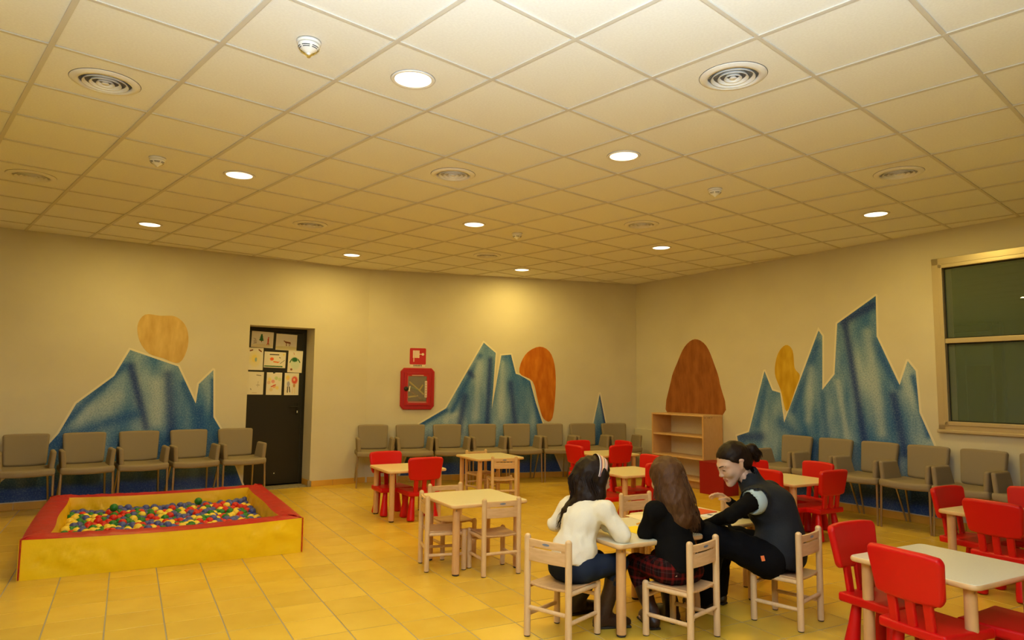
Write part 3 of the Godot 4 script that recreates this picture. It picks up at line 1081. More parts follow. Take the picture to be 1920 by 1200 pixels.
func build_murals():
	mat("outline", Color8(226, 218, 202), 0.8)
	var dk := Color8(24, 46, 124)
	var md := Color8(32, 80, 164)
	var gr := Color8(182, 198, 214)
	var L := pts([[1.207, 1.736], [1.731, 1.556], [1.951, 1.107], [1.975, 1.347], [2.134, 1.52], [2.161, 0.941], [2.25, 0.795], [2.442, 0.341], [2.545, 0.085], [-0.35, 0.085], [-0.35, 0.10], [-0.013, 0.232], [0.073, 0.297], [0.472, 0.668], [0.562, 0.791], [0.708, 1.116], [1.061, 1.43]])
	mural("iceberg_mural", "wide blue painted iceberg on the wall behind the ball pit", "left", L, [
		[Vector2(1.22, 1.55), Vector2(1.42, 0.85), 0.07, dk, 0.8], [Vector2(1.62, 1.45), Vector2(1.70, 0.7), 0.09, dk, 0.6], [Vector2(1.95, 1.0), Vector2(1.8, 1.35), 0.07, md, 0.7],
		[Vector2(0.6, 0.9), Vector2(1.15, 1.55), 0.07, md, 0.8], [Vector2(0.5, 0.7), Vector2(0.9, 0.85), 0.12, md, 0.7], [Vector2(2.0, 1.05), Vector2(2.0, 0.5), 0.07, md, 0.7], [Vector2(2.13, 1.4), Vector2(2.15, 0.95), 0.04, md, 0.8],
		[Vector2(1.5, 1.35), Vector2(1.52, 0.9), 0.14, gr, 0.75], [Vector2(0.85, 1.05), Vector2(1.1, 1.2), 0.12, gr, 0.5], [Vector2(-0.3, 0.15), Vector2(2.4, 0.15), 0.22, dk, 0.65], [Vector2(1.0, 0.9), Vector2(1.3, 1.0), 0.10, md, 0.7]], 101)
	var Mp := pts([[1.617, 0.799], [2.009, 1.027], [2.559, 1.997], [2.746, 1.847], [2.695, 1.015], [2.834, 1.813], [2.984, 1.828], [3.062, 1.541], [3.113, 1.529], [3.291, 1.435], [3.383, 1.111], [3.5, 0.787], [3.604, 0.51], [3.80, 0.08], [1.36, 0.08], [1.469, 0.389]])
	mural("iceberg_mural", "blue painted iceberg with a narrow cleft, on the wall right of the red hose cabinet", "middle", Mp, [
		[Vector2(2.1, 1.0), Vector2(2.5, 1.8), 0.07, md, 0.8], [Vector2(2.35, 1.55), Vector2(2.4, 1.5), 0.06, dk, 0.8], [Vector2(2.28, 1.2), Vector2(2.2, 0.7), 0.08, dk, 0.65], [Vector2(2.66, 1.75), Vector2(2.62, 0.6), 0.06, dk, 0.7],
		[Vector2(1.65, 0.8), Vector2(2.0, 1.0), 0.06, md, 0.9], [Vector2(2.98, 1.4), Vector2(3.08, 0.6), 0.07, dk, 0.65], [Vector2(3.3, 1.4), Vector2(3.45, 0.8), 0.06, md, 0.8], [Vector2(2.48, 1.7), Vector2(2.45, 0.9), 0.10, gr, 0.7],
		[Vector2(2.85, 1.7), Vector2(2.82, 0.9), 0.07, gr, 0.6], [Vector2(1.4, 0.15), Vector2(3.7, 0.15), 0.28, dk, 0.6], [Vector2(2.0, 0.85), Vector2(2.15, 0.95), 0.05, gr, 0.7]], 111)
	mural("iceberg_mural", "small thin blue painted ice peak near the room corner", "middle", pts([[4.324, 0.782], [4.432, 1.25], [4.526, 0.805], [4.641, 0.333], [4.257, 0.339]]), [[Vector2(4.44, 1.2), Vector2(4.56, 0.6), 0.035, dk, 0.8]], 121)
	var R := pts([[-6.489, 0.728], [-6.289, 0.793], [-6.02, 1.582], [-5.909, 1.338], [-5.79, 1.31], [-5.742, 0.945], [-5.224, 2.056], [-5.176, 1.989], [-5.199, 1.353], [-5.033, 1.534], [-4.978, 2.122], [-4.501, 2.397], [-4.509, 1.949], [-4.274, 1.414], [-4.177, 1.668], [-4.098, 1.562], [-4.078, 1.13], [-3.952, 0.819], [-3.72, 0.085], [-6.346, 0.085]])
	mural("iceberg_mural", "tall blue painted iceberg with several peaks on the wall left of the window", "right", R, [
		[Vector2(-4.9, 2.15), Vector2(-4.55, 2.3), 0.08, dk, 0.8], [Vector2(-4.88, 2.1), Vector2(-4.7, 0.8), 0.07, dk, 0.75], [Vector2(-4.55, 1.9), Vector2(-4.3, 1.4), 0.07, md, 0.8], [Vector2(-5.6, 1.1), Vector2(-5.25, 1.9), 0.08, md, 0.7],
		[Vector2(-5.2, 1.3), Vector2(-5.15, 0.7), 0.07, md, 0.6], [Vector2(-4.35, 1.3), Vector2(-4.25, 0.7), 0.08, dk, 0.7], [Vector2(-4.13, 1.5), Vector2(-4.0, 0.9), 0.05, md, 0.8], [Vector2(-6.45, 0.72), Vector2(-6.1, 0.75), 0.10, dk, 0.6],
		[Vector2(-6.0, 1.45), Vector2(-6.15, 0.9), 0.07, md, 0.6], [Vector2(-5.8, 0.95), Vector2(-5.4, 0.7), 0.12, md, 0.6], [Vector2(-4.62, 2.0), Vector2(-4.5, 0.9), 0.11, gr, 0.7], [Vector2(-5.35, 1.6), Vector2(-5.4, 1.0), 0.09, gr, 0.6], [Vector2(-5.0, 1.45), Vector2(-4.9, 0.8), 0.06, gr, 0.7],
		[Vector2(-6.3, 0.2), Vector2(-3.8, 0.2), 0.3, dk, 0.6]], 131)
	blob_mural("brown painted shape on the wall above the bookshelf", "right", pts([[-7.77, 0.94], [-7.717, 1.452], [-7.579, 1.727], [-7.424, 1.957], [-7.221, 2.056], [-7.009, 1.954], [-6.858, 1.674], [-6.768, 1.416], [-6.74, 0.981]]), Color8(136, 80, 38), Color8(168, 104, 54), 141)
	blob_mural("orange painted shape behind the middle iceberg", "middle", pts([[3.12, 1.56], [3.211, 1.833], [3.441, 1.96], [3.631, 1.842], [3.703, 1.477], [3.653, 0.886], [3.51, 0.87], [3.42, 1.12], [3.33, 1.43]]), Color8(176, 92, 22), Color8(210, 128, 40), 142)
	blob_mural("yellow painted shape between two ice peaks left of the window", "right", pts([[-5.78, 1.34], [-5.862, 1.554], [-5.815, 1.788], [-5.693, 1.904], [-5.594, 1.834], [-5.57, 1.616], [-5.50, 1.52], [-5.575, 1.34], [-5.70, 1.08]]), Color8(184, 142, 30), Color8(214, 176, 56), 143)
	blob_mural("tan painted shape on top of the iceberg behind the ball pit", "left", pts([[1.41, 1.70], [1.302, 1.84], [1.269, 2.027], [1.341, 2.158], [1.501, 2.156], [1.677, 2.155], [1.803, 2.026], [1.826, 1.799], [1.74, 1.60], [1.56, 1.65]]), Color8(196, 160, 96), Color8(222, 192, 128), 144)

# ------------------------------------------------------------------ ball pit
func build_ball_pit():
	var at := Vector3(-3.02, 0, -6.275)
	var o := thing("ball_pit", "padded square ball pit with yellow sides and a red rim", "ball pit", at, 0.497)
	var W := 0.96
	var D := 1.04
	var H := 0.28
	var R := 0.155
	var wr := noise(5.0, 71, 3)
	# four bolsters: outer face, red top, inner face
	for side in 4:
		var xf := Transform3D(Basis(Vector3.UP, side * PI / 2), Vector3.ZERO)
		var half: float = W if side % 2 == 0 else D      # half length along this side
		var dist: float = D if side % 2 == 0 else W      # how far out the side stands
		var sag := func(u: float) -> float: return 0.018 * sin(u * PI)
		var crease := func(u: float, h: float) -> float:
			var e := absf(u - 0.5) * 2.0
			return 0.034 * wr.get_noise_2d((u * half * 2.0 + h * 0.32) * 2.2 + side * 9.0, (h - u * 0.3) * 0.25) * (0.25 + e)
		var outer := Mb.new()
		outer.grid(64, 10, func(u, t):
			var h: float = t * (H - sag.call(u) - 0.004)
			var bulge: float = 0.028 * sin(u * PI) * (0.35 + 0.65 * sin(t * PI * 0.75)) + crease.call(u, t) * sin(t * PI)
			return xf * Vector3(-half + 2.0 * half * u, h, dist - 0.012 + bulge * sin(clampf(u * 12.0, 0, 1) * PI / 2) * sin(clampf((1 - u) * 12.0, 0, 1) * PI / 2)))
		part(o, "outer_cover", outer.mesh(), mats.pit_yellow)
		var top := Mb.new()
		top.grid(64, 8, func(u, t):
			var mitre: float = R * t
			var x: float = (-half + mitre) + 2.0 * (half - mitre) * u
			var inn: float = dist - 0.012 + 0.026 * sin(u * PI) * (1 - t) - (R + 0.016 * cos(u * TAU) * sin(u * PI)) * t
			var y: float = H - sag.call(u) + 0.012 * sin(t * PI) + crease.call(u, t * 0.4) * 0.5 * sin(t * PI)
			if t < 0.01:
				y -= 0.004
			return xf * Vector3(x, y, inn))
		part(o, "top_cover", top.mesh(), mats.pit_red)
		var inner := Mb.new()
		inner.grid(64, 10, func(u, t):
			var hl: float = half - R
			var x: float = -hl + 2.0 * hl * u
			var rim: float = dist - 0.012 - (R + 0.016 * cos(u * TAU) * sin(u * PI))
			var y: float = (H - sag.call(u)) * (1.0 - t)
			var z: float = rim + (0.010 * sin(t * PI) + crease.call(u, t) * 1.5 * sin(t * PI * 0.5)) * -1.0
			return xf * Vector3(x, y, z))
		part(o, "inner_cover", inner.mesh(), mats.pit_inner)
		# piping on the corner seam
		part(o, "corner_seam", rod_mesh(xf * Vector3(half - 0.010, 0.005, dist - 0.010), xf * Vector3(half - 0.010, H - 0.004, dist - 0.010), 0.006, 0.006, 8), mats.pit_red)
	part(o, "floor_pad", box_mesh(Vector3(2 * W - 0.06, 0.04, 2 * D - 0.06), 0.01), mats.pit_inner, Vector3(0, 0.022, 0))
	# the balls: those the photograph shows, one by one
	var rng := RandomNumberGenerator.new()
	rng.seed = 12
	var r := 0.036
	var spots := []
	var xf := Transform3D(Basis(Vector3.UP, 0.497), at)
	var row := 0
	var z := -D + R + r + 0.012
	while z < D - R - r:
		var x := -W + R + r + 0.015 + (0.036 if row % 2 == 1 else 0.0)
		while x < W - R - r - 0.01:
			var hill := 0.10 + 0.025 * wr.get_noise_2d(x * 0.35, z * 0.35) + 0.03 * maxf(0.0, -z / D)
			spots.append(Vector3(x + rng.randf_range(-0.006, 0.006), hill + rng.randf_range(-0.004, 0.024), z + rng.randf_range(-0.006, 0.006)))
			x += 0.0755
		z += 0.0665
		row += 1
	# which ones can be seen over the front rim
	var ball := SphereMesh.new()
	ball.radius = r
	ball.height = 2 * r
	ball.radial_segments = 20
	ball.rings = 10
	var names := ["red", "blue", "green", "yellow"]
	var seen := []
	var hidden := []
	for p in spots:
		var g: Vector3 = xf * p
		var eye := Vector3(0, CAM_H, 0)
		var loc := xf.affine_inverse() * eye
		# where the sight line passes the front rim
		var t: float = (D - R - p.z) / (loc.z - p.z)
		var q: Vector3 = p + (loc - p) * t
		var y: float = q.y + r * 0.9
		var t2: float = (W - R - p.x) / (loc.x - p.x) if loc.x > p.x else -1.0
		if y > H - 0.018:
			seen.append([g.distance_to(eye), p])
		else:
			hidden.append(p)
	seen.sort_custom(func(a, b): return a[0] < b[0])
	for k in seen.size():
		var c := rng.randi_range(0, 3)
		var p: Vector3 = seen[k][1]
		if k >= 300:
			hidden.append(p)
			continue
		var b := MeshInstance3D.new()
		b.name = numbered("plastic_ball")
		b.mesh = ball
		b.material_override = mats["ball_" + names[c]]
		add_child(b)
		b.position = xf * p
		b.set_meta("label", "%s plastic ball among the others in the ball pit" % names[c])
		b.set_meta("category", "ball")
		b.set_meta("group", "%s balls in the ball pit" % names[c])
	# a green ball lying on top of the others near the back
	for e in [[-0.42, 0.21, -0.55, "green", "green plastic ball lying on top of the others, left in the pit"], [0.30, 0.205, -0.64, "green", "green plastic ball lying on top of the others, right in the pit"]]:
		var b := MeshInstance3D.new()
		b.name = numbered("plastic_ball")
		b.mesh = ball
		b.material_override = mats["ball_" + e[3]]
		add_child(b)
		b.position = xf * Vector3(e[0], e[1], e[2])
		b.set_meta("label", e[4])
		b.set_meta("category", "ball")
	var rest := MultiMeshInstance3D.new()
	rest.name = "lower_balls"
	var mm := MultiMesh.new()
	mm.transform_format = MultiMesh.TRANSFORM_3D
	mm.mesh = ball
	mm.instance_count = hidden.size() + seen.size()
	for k in hidden.size():
		mm.set_instance_transform(k, Transform3D(Basis(), xf * hidden[k]))
	for k in seen.size():
		var p: Vector3 = seen[k][1]
		mm.set_instance_transform(hidden.size() + k, Transform3D(Basis(), xf * Vector3(p.x + 0.034, 0.082, p.z + 0.03)))
	rest.multimesh = mm
	rest.material_override = mats.ball_blue
	add_child(rest)
	rest.set_meta("kind", "stuff")
	rest.set_meta("label", "lower layer of plastic balls filling the ball pit")
	rest.set_meta("category", "balls")

# ------------------------------------------------------------------ tables
func u_dir() -> Vector3:
	return Vector3(cos(DIR), 0, -sin(DIR))
func v_dir() -> Vector3:
	return Vector3(-sin(DIR), 0, -cos(DIR))

func table(label: String, at: Vector3, turn: float, white := false) -> Node3D:
	var o := thing("play_table", label, "table", at, turn, "low square play tables")
	var top := Mb.new()
	var S := 0.64
	var H := 0.508
	var pl := rounded_rect(S - 0.012, S - 0.012, 0.035, 5)
	var flip := Transform3D(Basis(Vector3(1, 0, 0), Vector3(0, 0, -1), Vector3(0, 1, 0)), Vector3.ZERO)
	top.prism(pl, H - 0.006, H, 0.0015, flip)
	part(o, "tabletop", top.mesh(), mats.laminate_white if white else mats.laminate)
	var ed := Mb.new()
	var prof := []
	for k in 9:
		var a := -PI / 2 + PI * k / 8.0
		prof.append(Vector2(0.008 * cos(a), 0.0125 * sin(a)))
	var ring := rounded_rect(S - 0.016, S - 0.016, 0.035, 5)
	var n := ring.size()
	for k in n:
		var p := ring[k]
		var prv := ring[(k - 1 + n) % n]
		var nxt := ring[(k + 1) % n]
		var nn := ((nxt - p).normalized() + (p - prv).normalized()).orthogonal().normalized() * -1.0
		if nn.dot(p) < 0:
			nn = -nn
		for q in prof:
			var pt: Vector2 = p + nn * q.x
			ed.vert(Vector3(pt.x, H - 0.0135 + q.y, -pt.y))
	for k in n:
		for j in prof.size() - 1:
			var a := k * prof.size() + j
			var b := ((k + 1) % n) * prof.size() + j
			ed.quad(a, b, b + 1, a + 1)
	part(o, "edge_band", ed.mesh(), mats.table_edge)
	var un := Mb.new()
	un.prism(ring, H - 0.0255, H - 0.0065, 0.0, flip)
	part(o, "core_board", un.mesh(), mats.table_edge)
	for sx in [-1, 1]:
		for sz in [-1, 1]:
			var leg := part(o, "leg", rod_mesh(Vector3(0, 0.012, 0), Vector3(0, H - 0.026, 0), 0.0275, 0.0275, 20, 0.1), mats.table_leg, Vector3(sx * 0.252, 0, sz * 0.252))
			part(leg, "foot_cap", lathe_mesh([[0.020, 0.0], [0.0245, 0.002], [0.0255, 0.012]], 20), mats.rubber)
			part(leg, "screw", box_mesh(Vector3(0.010, 0.010, 0.003), 0.001), mats.leg_metal, Vector3(sx * 0.012, H - 0.045, 0.0265))
	return o

# ------------------------------------------------------------------ chairs
func wood_chair(label: String, at: Vector3, turn: float) -> Node3D:
	# faces +z; posts of the back at -z
	var o := thing("wooden_chair", label, "chair", at, turn, "small wooden chairs")
	var hx := 0.138
	for sx in [-1, 1]:
		var bl := part(o, "back_post", rod_mesh(Vector3(0, 0.006, 0), Vector3(0, 0.553, 0), 0.0185, 0.0185, 16, 1.0), mats.beech, Vector3(sx * hx, 0, -0.140))
		part(bl, "foot_cap", lathe_mesh([[0.012, 0.0], [0.016, 0.001], [0.0165, 0.007]], 16), mats.rubber)
		var fl := part(o, "front_leg", rod_mesh(Vector3(0, 0.006, 0), Vector3(0, 0.300, 0), 0.0185, 0.0185, 16, 1.0), mats.beech, Vector3(sx * hx, 0, 0.140))
		part(fl, "foot_cap", lathe_mesh([[0.012, 0.0], [0.016, 0.001], [0.0165, 0.007]], 16), mats.rubber)
		part(o, "seat_rail", rod_mesh(Vector3(sx * hx, 0.268, -0.135), Vector3(sx * hx, 0.268, 0.135), 0.0125, 0.0125), mats.beech)
		part(o, "side_stretcher", rod_mesh(Vector3(sx * hx, 0.118, -0.135), Vector3(sx * hx, 0.118, 0.135), 0.0115, 0.0115), mats.beech)
	part(o, "front_stretcher", rod_mesh(Vector3(-hx, 0.215, 0.140), Vector3(hx, 0.215, 0.140), 0.011, 0.011), mats.beech)
	part(o, "back_stretcher", rod_mesh(Vector3(-hx, 0.158, -0.140), Vector3(hx, 0.158, -0.140), 0.0115, 0.0115), mats.beech)
	var s := Mb.new()
	s.rbox(Vector3(0, 0.284, 0), Vector3(0.268, 0.013, 0.272), 0.005, 2, 8, func(p): return p + Vector3(0, -0.014 * (1.0 - pow(p.x / 0.134, 2.0)) * (1.0 - 0.4 * absf(p.z) / 0.136), 0))
	part(o, "seat", s.mesh(), mats.seat_ply)
	# backrest board with a long slot
	var b := Mb.new()
	var w := 0.262
	var curve := func(p): return p + Vector3(0, 0, -0.010 * (1.0 - pow(p.x / 0.131, 2.0)))
	b.rbox(Vector3(0, 0.0385, 0), Vector3(w, 0.039, 0.016), 0.003, 1, 8, curve)
	b.rbox(Vector3(0, -0.0245, 0), Vector3(w, 0.070, 0.016), 0.003, 1, 8, curve)
	for sx in [-1, 1]:
		b.rbox(Vector3(sx * (w * 0.5 - 0.018), 0.0148, -0.001), Vector3(0.036, 0.012, 0.0150), 0.001, 1)
	var br := part(o, "backrest", b.mesh(), mats.beech_board, Vector3(0, 0.470, -0.140))
	var st := Mb.new()
	var ov := PackedVector2Array()
	for k in 20:
		ov.append(Vector2(cos(TAU * k / 20.0) * 0.024, sin(TAU * k / 20.0) * 0.0065))
	st.prism(ov, 0.0, 0.0008)
	part(br, "sticker", st.mesh(), mats.sticker, Vector3(0, 0.040, -0.0182), Vector3(0, PI, 0))
	return o

func red_chair(label: String, at: Vector3, turn: float) -> Node3D:
	# plastic, faces +z
	var o := thing("red_chair", label, "chair", at, turn, "small red plastic chairs")
	var seat := Mb.new()
	seat.rbox(Vector3(0, 0.272, 0.0), Vector3(0.350, 0.048, 0.330), 0.014, 3, 4, func(p): return p + Vector3(0, 0, 0) * 1.0 + Vector3(p.x * (0.06 * p.z / 0.165), (-0.004 * (1.0 - pow(p.x / 0.175, 2.0)) if p.y > 0 else 0.0), 0))
	part(o, "seat", seat.mesh(), mats.red_plastic)
	var bk := Mb.new()
	var hh := 0.115
	bk.rbox(Vector3(0, 0, 0), Vector3(0.355, 2 * hh, 0.044), 0.020, 3, 6, func(p):
		var wide: float = 1.0 + 0.06 * p.y / hh
		var q := Vector3(p.x * wide, p.y, p.z - 0.018 * (1.0 - pow(p.x / 0.178, 2.0)))
		# rounded corners and a softly arched top edge
		var cx := absf(q.x) / (0.178 * wide)
		if cx > 0.80:
			var k := (cx - 0.80) / 0.20
			q.y *= 1.0 - 0.24 * k * k
		q.y += 0.006 * (1.0 - pow(p.x / 0.178, 2.0)) if p.y > 0 else 0.0
		return q)
	part(o, "backrest", bk.mesh(), mats.red_plastic, Vector3(0, 0.525, -0.172), Vector3(-0.16, 0, 0))
	for k in 3:
		var sl := Mb.new()
		var x := (k - 1) * 0.088
		sl.rbox(Vector3.ZERO, Vector3(0.046, 0.19, 0.026), 0.010, 2)
		part(o, "slat", sl.mesh(), mats.red_plastic, Vector3(x, 0.352, -0.151), Vector3(-0.14, 0, 0))
	for sx in [-1, 1]:
		for sz in [-1, 1]:
			part(o, "leg", lathe_leg(), mats.red_plastic, Vector3(sx * 0.128, 0, sz * 0.120), Vector3(-sz * 0.10, 0, sx * 0.10))
	return o

func lathe_leg() -> ArrayMesh:
	if not mats.has("leg_mesh"):
		mats["leg_mesh"] = lathe_mesh([[0.030, 0.004], [0.038, 0.007], [0.0405, 0.018], [0.039, 0.045], [0.030, 0.14], [0.023, 0.252]], 20)
	return mats["leg_mesh"]

func set_chair(proto: Node3D, label: String, at: Vector3, turn: float, first: bool) -> Node3D:
	if first:
		proto.position = at
		proto.rotation.y = turn
		proto.set_meta("label", label)
		return proto
	return copy_of(proto, label, at, turn)

func build_tables_and_chairs():
	var u := u_dir()
	var v := v_dir()
	var T := {
		"front": Vector3(-0.289, 0, -5.515), "left": Vector3(-1.083, 0, -7.441), "people_a": Vector3(0.72, 0, -4.325), "people_b": Vector3(1.234, 0, -4.754),
		"back": Vector3(-0.258, 0, -8.65), "mid": Vector3(1.22, 0, -7.27), "far": Vector3(1.24, 0, -9.19), "right_mid": Vector3(2.67, 0, -6.775), "near_right": Vector3(2.19, 0, -3.60), "right": Vector3(3.528, 0, -5.04)}
	var tl := {
		"front": "low square table with three wooden chairs, in front of the red chairs on the left",
		"left": "low square table with two red chairs, nearest the black door",
		"people_a": "low square table where the girl in white leans, beside the front wooden chairs",
		"people_b": "low square table covered with papers, between the woman in the vest and the girls",
		"back": "low square table with two wooden chairs, in front of the middle row of armchairs",
		"mid": "low square table seen between the two girls' heads",
		"far": "low square table with four red chairs, nearest the room corner",
		"right_mid": "low square table with red chairs behind the woman in the vest",
		"near_right": "pale low square table with red chairs, nearest the camera on the right",
		"right": "low square table with red chairs at the right edge, below the window"}
	for k in T:
		table(tl[k], T[k], DIR + (0.03 if k == "people_b" else 0.0), k == "near_right" or k == "people_a")
	var RC := [
		["left", "v", -0.109, 0.372, "red plastic chair behind the table nearest the black door"],
		["left", "-v", 0.063, -0.378, "red plastic chair in front of the table nearest the black door, seen from behind"],
		["far", "-u", -0.15, -0.60, "red plastic chair left of the table nearest the room corner, seen from behind"],
		["far", "v", -0.134, 0.44, "red plastic chair behind the table nearest the corner, left one"],
		["far", "u", 0.185, 0.42, "red plastic chair behind the table nearest the corner, right one"],
		["far", "-v", -0.037, -0.36, "red plastic chair in front of the table nearest the corner, just right of the headband"],
		["mid", "u", 0.17, 0.43, "red plastic chair between the bookshelf and the brown-haired girl"],
		["mid", "-v", 0.03, -0.45, "red plastic chair mostly hidden behind the brown-haired girl's head"],
		["mid", "-u", -0.04, -0.50, "red plastic chair mostly hidden behind the girl with the headband"],
		["right_mid", "v", -0.03, 0.42, "red plastic chair just behind the woman's ponytail"],
		["right_mid", "-u", -0.12, -0.48, "red plastic chair directly behind the woman's shoulders"],
		["right_mid", "u", 0.075, 0.505, "red plastic chair behind the woman's table, facing the camera"],
		["right_mid", "-v", 0.03, -0.458, "red plastic chair with its back to the camera, right of the woman's table"],
		["near_right", "v", -0.11, 0.44, "red plastic chair left of the pale table, turned to the right"],
		["near_right", "-u", -0.10, -0.48, "red plastic chair nearest the camera, in front of the pale table"],
		["near_right", "-v", 0.06, -0.46, "red plastic chair at the bottom right edge, only its seat in view"],
		["right", "v", -0.014, 0.414, "red plastic chair left of the table below the window"],
		["right", "-u", -0.12, -0.446, "red plastic chair seen from behind, in front of the table below the window"],
		["right", "u", 0.06, 0.51, "red plastic chair at the right edge behind the table below the window"]]
	var proto := red_chair("", Vector3.ZERO, 0)
	for k in RC.size():
		var e: Array = RC[k]
		var c: Vector3 = T[e[0]]
		var face := Vector3.ZERO
		var at := Vector3.ZERO
		match e[1]:
			"v":
				face = -v
				at = c + u * e[2] + v * e[3]
			"-v":
				face = v
				at = c + u * e[2] + v * e[3]
			"u":
				face = -u
				at = c + v * e[2] + u * e[3]
			"-u":
				face = u
				at = c + v * e[2] + u * e[3]
		at += face * 0.19
		set_chair(proto, e[4], at, atan2(face.x, face.z) + [0.05, -0.04, 0.02, 0.0, -0.06][k % 5], k == 0)
	var WC := [
		["small wooden chair under the girl in the white jumper", Vector3(0.296, 0, -3.997), 140.5],
		["small wooden chair under the girl in the black cardigan", Vector3(0.956, 0, -4.0), -135.0],
		["small wooden chair under the woman in the dark vest", Vector3(1.652, 0, -4.277), -135.7],
		["empty wooden chair behind the papers, between the two girls", Vector3(1.045, 0, -5.42), 29.0],
		["wooden chair mostly hidden behind the woman's knees, beyond the tables", Vector3(1.62, 0, -5.16), -40.0],
		["empty wooden chair left of the front table, nearest the ball pit", Vector3(-0.515, 0, -5.43), 106.7],
		["empty wooden chair in front of the front table, its sticker to the camera", Vector3(-0.12, 0, -5.32), -154.8],
		["empty wooden chair behind the front table", Vector3(-0.476, 0, -5.815), 29.0],
		["empty wooden chair in front of the back table, seen from behind", Vector3(-0.10, 0, -8.31), -168.0],
		["empty wooden chair behind the back table", Vector3(-0.36, 0, -8.86), 33.0]]
	var wp := wood_chair("", Vector3.ZERO, 0)
	for k in WC.size():
		set_chair(wp, WC[k][0], WC[k][1], deg_to_rad(WC[k][2]), k == 0)

# ------------------------------------------------------------------ armchairs along the walls
func armchair(label: String, at: Vector3, turn: float) -> Node3D:
	var o := thing("armchair", label, "armchair", at, turn, "taupe armchairs along the walls")
	var seat := Mb.new()
	seat.rbox(Vector3(0, 0.440, 0.03), Vector3(0.50, 0.072, 0.46), 0.026, 3, 6, func(p):
		var q: Vector3 = p
		q.z += 0.025 * (1.0 - pow(p.x / 0.25, 2.0)) * clampf(p.z / 0.23, 0, 1)
		q.y -= 0.010 * (1.0 - pow(p.x / 0.25, 2.0))
		return q)
	part(o, "seat", seat.mesh(), mats.taupe)
	for sx in [-1, 1]:
		var arm := Mb.new()
		arm.rbox(Vector3(0, 0, 0), Vector3(0.046, 0.235, 0.34), 0.020, 3, 4, func(p):
			var q: Vector3 = p
			# the rear edge leans forward as it rises
			if p.z < 0:
				q.z *= 1.0 - 0.42 * clampf(p.y / 0.1175 * 0.5 + 0.5, 0, 1)
			q.x += sx * 0.010 * (p.y / 0.1175)
			return q)
		part(o, "armrest", arm.mesh(), mats.taupe, Vector3(sx * 0.221, 0.530, 0.075))
	var back := Mb.new()
	back.rbox(Vector3(0, 0, 0), Vector3(0.40, 0.345, 0.062), 0.028, 3, 5, func(p):
		var q: Vector3 = p
		q.x *= 1.0 + 0.05 * p.y / 0.17
		q.z -= 0.02 * (1.0 - pow(p.x / 0.2, 2.0))
		if absf(p.x) > 0.17:
			q.y *= 0.97
		return q)
	part(o, "backrest", back.mesh(), mats.taupe, Vector3(0, 0.635, -0.205), Vector3(-0.17, 0, 0))
	for sx in [-1, 1]:
		part(o, "leg", rod_mesh(Vector3(sx * 0.243, 0.0, 0.245), Vector3(sx * 0.236, 0.412, 0.225), 0.010, 0.013, 10), mats.leg_metal)
		part(o, "leg", rod_mesh(Vector3(sx * 0.235, 0.0, -0.265), Vector3(sx * 0.20, 0.420, -0.13), 0.009, 0.012, 10), mats.leg_metal)
		part(o, "under_rail", rod_mesh(Vector3(sx * 0.238, 0.402, 0.22), Vector3(sx * 0.13, 0.404, 0.10), 0.009, 0.009, 8), mats.leg_metal)
	return o

func build_armchairs():
	var proto: Node3D = null
	var rows := [
		["left", 0.005, 0.535, 5, ["first at the left edge of the picture, in front of the iceberg", "second from the left edge, behind the ball pit", "third from the left edge, behind the ball pit", "fourth from the left edge, behind the ball pit", "overlapping the black door, last of the left row"]],
		["middle", 0.70, 0.524, 8, ["right of the black door, first of the middle row", "second of the middle row, below the red hose cabinet", "third of the middle row, behind the red chairs", "fourth of the middle row, left of the painted cleft", "fifth of the middle row, right of the painted cleft", "sixth of the middle row, left of the far red chairs", "seventh of the middle row, behind the far red chairs", "last of the middle row, nearest the room corner"]],
		["right", -5.76, 0.514, 6, ["first of the right row, behind the woman's ponytail", "second of the right row, behind the red chairs", "third of the right row, below the tallest painted peak", "fourth of the right row, left of the window", "fifth of the right row, below the window", "last of the right row, cut by the right edge"]]]
	for r in rows:
		for k in r[3]:
			var s: float = r[1] + r[2] * (k + 0.5)
			var at := wpos(r[0], s, 0, 0.305)
			var lb: String = "taupe upholstered armchair, " + r[4][k]
			var turn: float = wturn(r[0]) + [0.0, 0.015, -0.012, 0.008][k % 4]
			if proto == null:
				proto = armchair(lb, at, turn)
			else:
				copy_of(proto, lb, at, turn)

